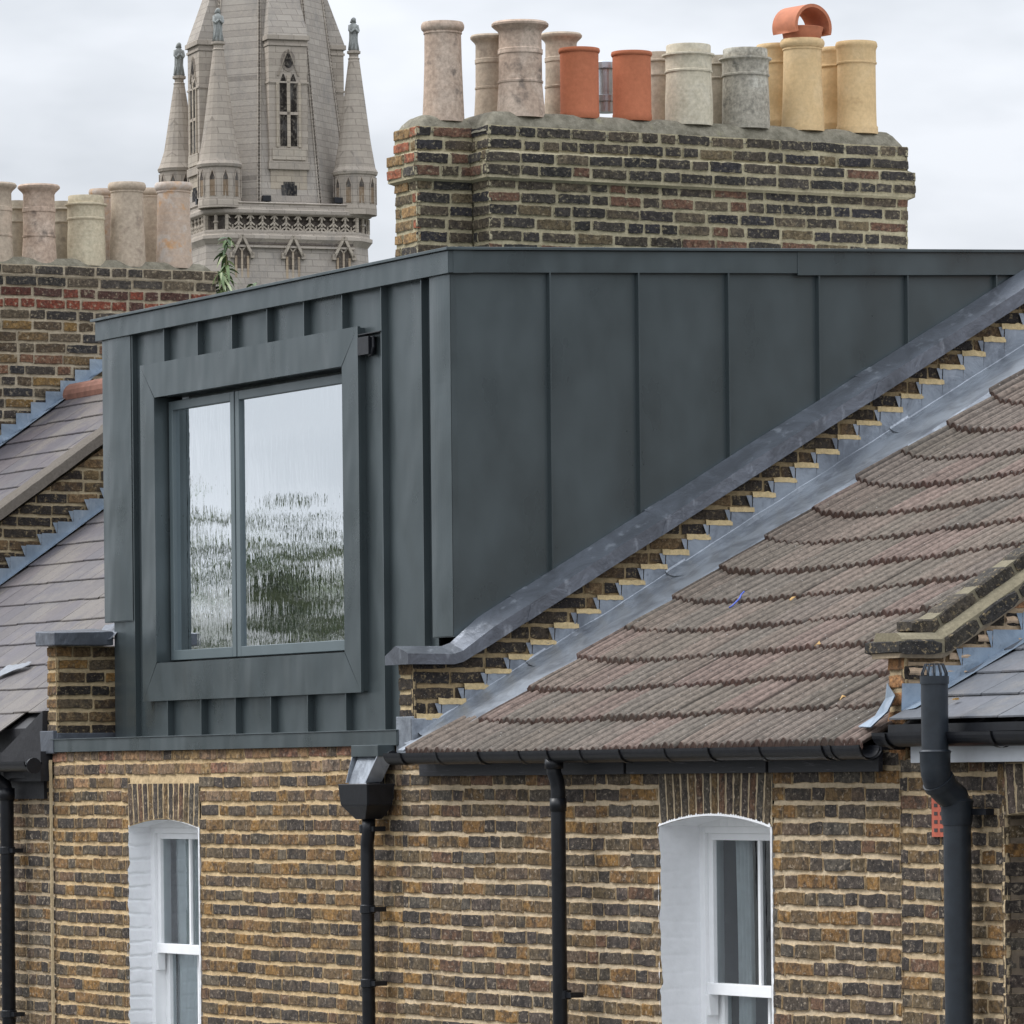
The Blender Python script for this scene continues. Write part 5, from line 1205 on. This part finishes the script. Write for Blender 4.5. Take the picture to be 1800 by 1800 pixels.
for side in (0, 1, 2):
    n = 11; ww = 236
    for k in range(n+1):
        u = -ww/2+ww*k/n
        seg(tr, side, u, zp(421), u, zp(395), 3.2)
        if k < n:
            uc = u+ww/n/2; w2 = ww/n/2
            seg(tr, side, u, zp(406), uc-3.5, zp(412), 2.6); seg(tr, side, u+2*w2, zp(406), uc+3.5, zp(412), 2.6)
            seg(tr, side, u, zp(413), uc, zp(421), 2.6); seg(tr, side, u+2*w2, zp(413), uc, zp(421), 2.6); seg(tr, side, uc, zp(421), uc, zp(412), 2.4)
            seg(tr, side, u+1, zp(395), u+6, zp(401), 2.2); seg(tr, side, u+2*w2-1, zp(395), u+2*w2-6, zp(401), 2.2)
for (sx, sy) in ((-1, -1), (1, -1), (-1, 1)):
    for t in (0, .5, 1):
        a = Vector((sx*(118+30*t)*kp, sy*(148-30*t)*kp, 0)); tr.lathe([(3.2*kp, zp(421)), (3.2*kp, zp(395))], a.x, a.y, 6, (1.1, 1.07, 1.0))
    a = Vector((sx*133*kp, sy*133*kp, 0)); tr.lathe([(2.5*kp, zp(421)), (2.5*kp, zp(410)), (6*kp, zp(408)), (2.5*kp, zp(404)), (2.5*kp, zp(395))], a.x, a.y, 6, (1.1, 1.07, 1.0))
tr.build('tracery', STONE, par)
def gablet(side, u, py0, wpx, hpx, big=True):
    g_ = MB(); z0 = zp(py0)
    # dark panel raised on the face, painted for the shade of a recess
    g_.hexa([fpt(side, u-wpx*.38, zp(560), 1.0), fpt(side, u+wpx*.38, zp(560), 1.0), fpt(side, u+wpx*.38, zp(py0+hpx*.75), 1.0), fpt(side, u, zp(py0+8), 1.0), fpt(side, u-wpx*.38, zp(py0+hpx*.75), 1.0)], [fpt(side, u-wpx*.38, zp(560), 1.6), fpt(side, u+wpx*.38, zp(560), 1.6), fpt(side, u+wpx*.38, zp(py0+hpx*.75), 1.6), fpt(side, u, zp(py0+8), 1.6), fpt(side, u-wpx*.38, zp(py0+hpx*.75), 1.6)], (.25, .23, .22))
    seg(g_, side, u, z0, u-wpx/2, zp(py0+hpx), 4.5, 8, dep=8); seg(g_, side, u, z0, u+wpx/2, zp(py0+hpx), 4.5, 8, dep=8)
    seg(g_, side, u, zp(py0+hpx*.7), u, zp(560), 3.5, 3, dep=2.5, col=(1.2, 1.1, .95)); 
    for s in (-1, 1): seg(g_, side, u+s*wpx*.30, zp(py0+hpx*1.0), u+s*wpx*.30, zp(560), 4, 3, dep=2.5, col=(1.15, 1.0, .8)); seg(g_, side, u, zp(py0+hpx*.75), u+s*wpx*.2, zp(py0+hpx*.55), 2.5, 3, dep=2.5); seg(g_, side, u+s*wpx*.5, zp(py0+hpx+4), u+s*wpx*.5, zp(py0+hpx-6), 6, 8, dep=8)
    return g_.build('belfry_gablet', STONE, T)
for u in (-92, 0, 92): gablet(0, u, 430, 36, 36)
gablet(1, 0, 430, 36, 36)
bd = MB(); seg(bd, 0, -110, zp(441), 110, zp(441), 7, 2, (.35, .33, .33)); seg(bd, 0, -112, zp(449), 112, zp(449), 4, 5, (1.1, 1.08, 1.05), dep=6); bd.build('string_course', STONE, T)
# spire
spm = MB(); apex = zp(-1080+0); zb4 = zp(372)
def Rsp(z): return 100 + (145-100)*((zp(0)-z)/(zp(0)-zp(370)))
n = 40; rr = []
for j in range(n+1):
    t = j/n; z = zb4 + (zp(-820)-zb4)*t; R1 = max(.5, Rsp(z)); rr.append([spm.vert((R1*kp*math.cos(rad(22.5+45*k)), R1*kp*math.sin(rad(22.5+45*k)), z)) for k in range(8)])
for a, b in zip(rr, rr[1:]):
    for i in range(8): spm.face([a[i], a[(i+1) % 8], b[(i+1) % 8], b[i]])
spire = spm.build('spire', STONE, T)
ribs = MB()
for k in range(8):
    a = rad(22.5+45*k)
    for da in (-.018, .018):
        ribs.tube([(Rsp(z)*1.004*kp*math.cos(a+da), Rsp(z)*1.004*kp*math.sin(a+da), z) for z in (zb4, zp(0), zp(-400), zp(-800))], 1.3*kp, 6, (1.15, 1.13, 1.1))
    if True:      # crockets
        zc_ = zb4
        while zc_ < zp(-60):
            r1 = Rsp(zc_)*1.012*kp; ribs.box((r1*math.cos(a)-.035, r1*math.sin(a)-.035, zc_), (r1*math.cos(a)+.035, r1*math.sin(a)+.035, zc_+.08), (.5, .48, .46)); zc_ += 6.5*kp
ribs.build('spire_rib', STONE, spire)
# lucarnes on the four main faces
def lucarne(rot):
    Rm = Matrix.Rotation(rot, 4, 'Z'); lm = MB(); dk = MB()
    V = lambda x, y, z: tuple(Rm @ Vector((x*kp, y*kp, z)))
    yf_ = -(Rsp(zp(312))*math.cos(rad(22.5)))-5
    def slab(x0, x1, y0, y1, za, zb, col=(1.05, 1.02, .98), mb=lm): mb.hexa([V(x0, y0, za), V(x1, y0, za), V(x1, y1, za), V(x0, y1, za)], [V(x0, y0, zb), V(x1, y0, zb), V(x1, y1, zb), V(x0, y1, zb)], col)
    slab(-35, 35, yf_, -60, zp(300), zp(88)); slab(-38, 38, yf_-4, -60, zp(88), zp(80)); slab(-36.5, 36.5, yf_-2, -60, zp(98), zp(94))
    slab(-36.5, 36.5, yf_-2, -80, zp(163), zp(160)); slab(-37, 37, yf_-3, -80, zp(313), zp(299)); slab(-33, 33, yf_+1, -80, zp(372), zp(313), (1.1, 1.05, .95))
    # sloped stone roof running back into the spire
    lm.hexa([V(-36, yf_-2, zp(80)), V(36, yf_-2, zp(80)), V(36, -60, zp(80)), V(-36, -60, zp(80))], [V(-24, -100, zp(-20)), V(24, -100, zp(-20)), V(24, -60, zp(-20)), V(-24, -60, zp(-20))])
    dc = (.055, .05, .05)  # dark panels laid on the face stand in for shaded openings
    for s in (-1, 1):
        slab(s*9-6, s*9+6, yf_-.8, yf_, zp(272), zp(162), dc); lm.hexa([V(s*9-6, yf_-.8, zp(162)), V(s*9+6, yf_-.8, zp(162)), V(s*9+6, yf_, zp(162)), V(s*9-6, yf_, zp(162))], [V(s*9-1, yf_-.8, zp(147)), V(s*9+1, yf_-.8, zp(147)), V(s*9+1, yf_, zp(147)), V(s*9-1, yf_, zp(147))], dc)
        slab(s*20-2.5, s*20+2.5, yf_-2.5, yf_, zp(274), zp(162), (1.15, 1.1, 1.0))
    slab(-18, 18, yf_-2.0, yf_, zp(218), zp(213), (1.2, 1.15, 1.1)); slab(-3, 3, yf_-2.0, yf_, zp(274), zp(150), (1.15, 1.1, 1.0))
    nq = 12; ang_ = [2*math.pi*k/nq for k in range(nq)]
    for r1, yo, cc in ((14, -.9, (.6, .57, .55)), (9.5, -1.6, dc)):
        lm.hexa([V(r1*math.cos(a)*.95, yf_, zp(128-4)+r1*kp*math.sin(a)*1.35) for a in ang_], [V(r1*math.cos(a)*.95, yf_+yo, zp(128-4)+r1*kp*math.sin(a)*1.35) for a in ang_], cc)
    for s in (-1, 1):
        lm.hexa([V(s*0, yf_-2, zp(104)), V(s*3, yf_-2, zp(106)), V(s*20, yf_-2, zp(150)), V(s*17, yf_-2, zp(150))], [V(s*0, yf_-.2, zp(104)), V(s*3, yf_-.2, zp(106)), V(s*20, yf_-.2, zp(150)), V(s*17, yf_-.2, zp(150))], (.8, .76, .7))
    slab(-30, 30, yf_-2.5, yf_, zp(296), zp(276), (1.15, 1.12, 1.05))
    slab(-14, 14, yf_-.2, yf_+.9, zp(371), zp(340), (.05, .055, .07)); slab(-10, 10, yf_-.2, yf_+.9, zp(340), zp(334), (.05, .055, .07)); 
    return lm.build('lucarne', STONE, spire)
for k in range(4): lucarne(k*math.pi/2)
# pinnacles
def statue(mb, x, y, z, h, yaw):
    c_ = (1, 1, 1)
    def sc(prof, dx, dy, sq=(1, .8), n=14): mb.lathe([(r*h, z+t*h) for r, t in prof], x+dx*h, y+dy*h, n, c_, sq=sq, wob=.08)
    sc([(.13, 0), (.15, .03), (.145, .1), (.12, .3), (.125, .45), (.14, .60), (.145, .70), (.125, .77), (.07, .82), (.055, .85)], 0, 0)
    sc([(.03, .845), (.06, .87), (.072, .91), (.068, .95), (.045, .985), (.012, 1.0)], .0, -.02, (1, 1))
    sc([(.10, .84), (.085, .90), (.06, .96), (.02, .99)], .0, .03, (1, .8))
    for s in (-1, 1):
        mb.tube([(x+s*.12*h, y, z+.76*h), (x+s*.14*h, y-.04*h, z+.60*h), (x+s*.10*h, y-.12*h, z+.54*h), (x+s*.02*h, y-.14*h, z+.64*h)], [.045*h, .045*h, .04*h, .03*h], 8, c_)
    for k in range(7): a = 2*math.pi*k/7; mb.tube([(x+.15*h*math.cos(a), y+.12*h*math.sin(a), z+.01*h), (x+.118*h*math.cos(a+.2), y+.095*h*math.sin(a+.2), z+.3*h), (x+.13*h*math.cos(a+.5), y+.10*h*math.sin(a+.5), z+.6*h)], [.03*h, .022*h, .01*h], 6, c_)
STAT = simple('greenish statue stone', (.24, .25, .24), .9, n=(4, .3), bmp=.5)
for (sx, sy, yb_s, ya_s, ytop) in ((-1, -1, 372, 95, 36), (1, -1, 378, 102, 43), (-1, 1, 352, 123, 63), (1, 1, 365, 113, 52)):
    px_, py_ = sx*123*kp, sy*123*kp; rb = 37*kp
    pn = MB(); zb5 = zp(yb_s); za5 = zp(ya_s+15)
    pn.lathe([(rb*1.02, zb5-.3), (rb*1.02, zb5), (rb, zb5+.15), (rb*.98, zb5+58*kp), (rb*1.05, zb5+59*kp), (rb*1.09, zb5+64*kp), (rb*1.04, zb5+67*kp), (rb*.97, zb5+72*kp), (rb*.76, zb5+(za5-zb5)*.45), (rb*.26, za5), (rb*.29, za5+2*kp), (rb*.22, za5+4*kp), (rb*.22, za5+9*kp), (rb*.32, za5+11*kp), (rb*.32, za5+15*kp), (rb*.2, za5+16*kp)], px_, py_, 16, (1.05, 1.02, .98))
    pno = pn.build('pinnacle', STONE, T); pno.data.polygons.foreach_set('use_smooth', [False]*len(pno.data.polygons))
    nc = MB()
    for k in range(10):
        a = 2*math.pi*(k+.5)/10; ca, sa_ = math.cos(a), math.sin(a); t_v = Vector((-sa_, ca, 0)); r1 = rb*.975
        def np_(u, z, o=0): return Vector((px_, py_, 0)) + Vector((ca, sa_, 0))*(r1+o*kp) + t_v*(u*kp) + Vector((0, 0, z))
        zz0, zz1, zz2 = zb5+8*kp, zb5+40*kp, zb5+52*kp
        nc.hexa([np_(-4.6, zz0, .4), np_(4.6, zz0, .4), np_(4.6, zz1, .4), np_(0, zz2, .4), np_(-4.6, zz1, .4)], [np_(-4.6, zz0, .7), np_(4.6, zz0, .7), np_(4.6, zz1, .7), np_(0, zz2, .7), np_(-4.6, zz1, .7)], (.62, .5, .38))
        nc.hexa([np_(-4, zz1-4*kp, .7), np_(4, zz1-4*kp, .7), np_(4, zz1, .7), np_(0, zz2-2*kp, .7), np_(-4, zz1, .7)], [np_(-4, zz1-4*kp, .9), np_(4, zz1-4*kp, .9), np_(4, zz1, .9), np_(0, zz2-2*kp, .9), np_(-4, zz1, .9)], (.16, .15, .15))
        for s in (-1, 1): nc.tube([np_(s*5.4, zz0, 1), np_(s*5.4, zz1, 1), np_(0, zz2+3*kp, 1)], .9*kp, 5, (1.1, 1.05, 1.0))
    nc.build('pinnacle_arcade', STONE, pno)
    st_ = MB(); z_s = za5+16*kp; statue(st_, px_, py_, z_s, zp(ytop)-z_s, 0); st_.build('statue', STAT, pno, smooth=True)
for (u, v) in ((-44, -118), (86, -118), (-140, -95)):
    fm = MB(); x_, y_ = u*kp, v*kp-18*kp; z_ = zp(358)-.12
    x_ = u*kp; y_ = (-141 if v < -100 else -60)*kp
    fm.box((x_-.20, y_-.1, z_-.2), (x_+.20, y_+.12, z_+.07)); fm.box((x_-.04, y_-.02, z_-.5), (x_+.04, y_+.04, z_-.2)); fm.build('floodlight', BLACK, T, bevel=.02)

# ================================================================ ACROSS THE STREET (seen in the glass)
opp_b = simple('dark brown brick', (.085, .065, .05), .9, n=(30, .3)); opp_p = simple('pale render', (.58, .57, .54), .8); opp_g = simple('grey brick', (.2, .19, .17), .9, n=(30, .3)); opp_r = simple('grey roof', (.20, .20, .205), .8, n=(10, .2)); opp_w = simple('window white', (.6, .6, .6), .5)
ob_lab = ['brown terrace house across the street, seen only as a reflection', 'pale rendered house second along across the street, reflected in the glass', 'third brown brick house across the street, reflected in the glass', 'grey brick house across the street, reflected in the glass', 'last pale rendered house across the street, reflected in the glass']
for i in range(5):
    x0 = -46+i*5.2; o = thing('terraced_house', (x0+2.5, -18, 0), ob_lab[i], 'house', 'houses across the street')
    zt_ = 5.7+.25*math.sin(i*2.1)
    m_ = MB(); m_.box((x0, -22, 0), (x0+5.2, -15, zt_)); m_.build('wall', (opp_b, opp_p, opp_b, opp_g, opp_p)[i], o)
    m_ = MB(); m_.hexa([(x0, -22, zt_), (x0+5.2, -22, zt_), (x0+5.2, -14.8, zt_), (x0, -14.8, zt_)], [(x0, -18.5, zt_+1.9), (x0+5.2, -18.5, zt_+1.9), (x0+5.2, -18.3, zt_+1.9), (x0, -18.3, zt_+1.9)]); m_.build('roof', opp_r, o)
    m_ = MB(); m_.box((x0-.3, -19.5, zt_), (x0+.3, -17, zt_+2.6))
    for k in range(5): m_.lathe([(.13, zt_+2.6), (.11, zt_+3.1)], x0, -19.2+k*.5, 10)
    m_.build('chimney_stack', opp_p, o)
    for xx in (x0+1.0, x0+3.2):
        for z_ in (1.2, 4.2): m_ = MB(); m_.box((xx, -15.0, z_), (xx+.95, -14.97, z_+1.6)); m_.box((xx+.06, -14.969, z_+.06), (xx+.89, -14.96, z_+1.5), (0, 0, 0), 1); m_.build('window', [opp_w, DARK], o)
def tree(x, y, h, r, label, seed):
    o = thing('tree', (x, y, 0), label, 'tree', 'trees beyond the far terrace'); t = MB(); t.tube([(x, y, 0), (x+.1, y, h*.4), (x, y+.1, h*.85)], [.28, .2, .06], 8); rng = random.Random(seed)
    for k in range(7): a = rng.uniform(0, 6.28); z = h*rng.uniform(.3, .7); t.tube([(x, y, z), (x+math.cos(a)*r*.7, y+math.sin(a)*r*.7, z+h*.15)], [.1, .03], 6)
    t.build('trunk', simple('bark', (.09, .07, .05), .9), o); c = MB()
    cl = [(Vector((rng.gauss(0, .45)*r, rng.gauss(0, .45)*r, h*rng.uniform(.35, 1.0)))) for _ in range(40)]
    for k in range(2600 if h > 9.5 else 1000):
        q_ = rng.choice(cl); s_ = max(.25, 1-(q_.z/h-.35)*1.1); p = Vector((x+q_.x*s_, y+q_.y*s_, q_.z)) + Vector((rng.gauss(0, .28), rng.gauss(0, .28), rng.gauss(0, .3)))
        d = Vector((rng.uniform(-1, 1), rng.uniform(-1, 1), rng.uniform(-1, 1))).normalized()*.13; e = d.orthogonal().normalized()*.09
        c.poly([p-d, p-e, p+d, p+e], pick([(112, 122, 92), (98, 112, 82), (128, 134, 104), (86, 100, 74)], rng))
    c.build('crown', LEAFM, o)
tl_ = ['tall slim tree beyond the far terrace, only in the reflection', 'broad tree beyond the far terrace, only in the reflection', 'young tree beyond the far terrace, only in the reflection', 'bushy tree over the far roofs, only in the reflection', 'low tree at the far end, only in the reflection']
tl_ += ['small street tree before the far terrace, nearest the camera side', 'taller street tree before the far terrace', 'narrow street tree at the far end of the far terrace']
for i, (x, y, h, r) in enumerate(((-38.5, -26, 11.8, .9), (-47, -25, 10.6, 2.0), (-40.5, -13.2, 9.0, 1.1), (-52, -27, 12.0, 1.4), (-34.6, -13.4, 9.0, 1.3), (-31, -13.2, 8.7, 1.4), (-37.4, -13.0, 10.0, .7), (-28.0, -13.3, 8.6, 1.2))): tree(x, y, h, r, tl_[i], 40+i)

# ================================================================ UNSEEN BUILDINGS AND TREES ADDED ON THE RIGHT (to darken the zinc cheek)
for i in range(3):
    x0 = 16+i*9; o = thing('brick_house', (x0+4, 22, 0), ['tall dark brick rear building to the right behind the terrace, nearest to it', 'tall dark brick rear building to the right, in the middle of its row', 'tall dark brick rear building to the right, farthest along its row'][i], 'house', 'rear buildings out of frame')
    m_ = MB(); m_.box((x0, 16, 0), (x0+9, 24, 13+i)); m_.build('wall', opp_b, o)
    m_ = MB(); m_.hexa([(x0, 15.8, 13+i), (x0+9, 15.8, 13+i), (x0+9, 24.2, 13+i), (x0, 24.2, 13+i)], [(x0, 19.8, 16+i), (x0+9, 19.8, 16+i), (x0+9, 20.2, 16+i), (x0, 20.2, 16+i)]); m_.build('roof', opp_r, o)
    for xx in (x0+1.2, x0+4, x0+6.8):
        for z_ in (1.2, 4.6, 8.0): m_ = MB(); m_.box((xx, 15.96, z_), (xx+1.1, 15.99, z_+1.9)); m_.box((xx+.06, 15.95, z_+.06), (xx+1.04, 15.959, z_+1.8), (0, 0, 0), 1); m_.build('window', [opp_w, DARK], o)
for i, (x, y, h, r) in enumerate(((12, 13.5, 14, 3), (8.5, 14.5, 12, 3))): tree(x, y, h, r, ['tall rear garden tree to the right, nearer the brick buildings', 'rear garden tree to the right, nearer the dormer'][i], 60+i)
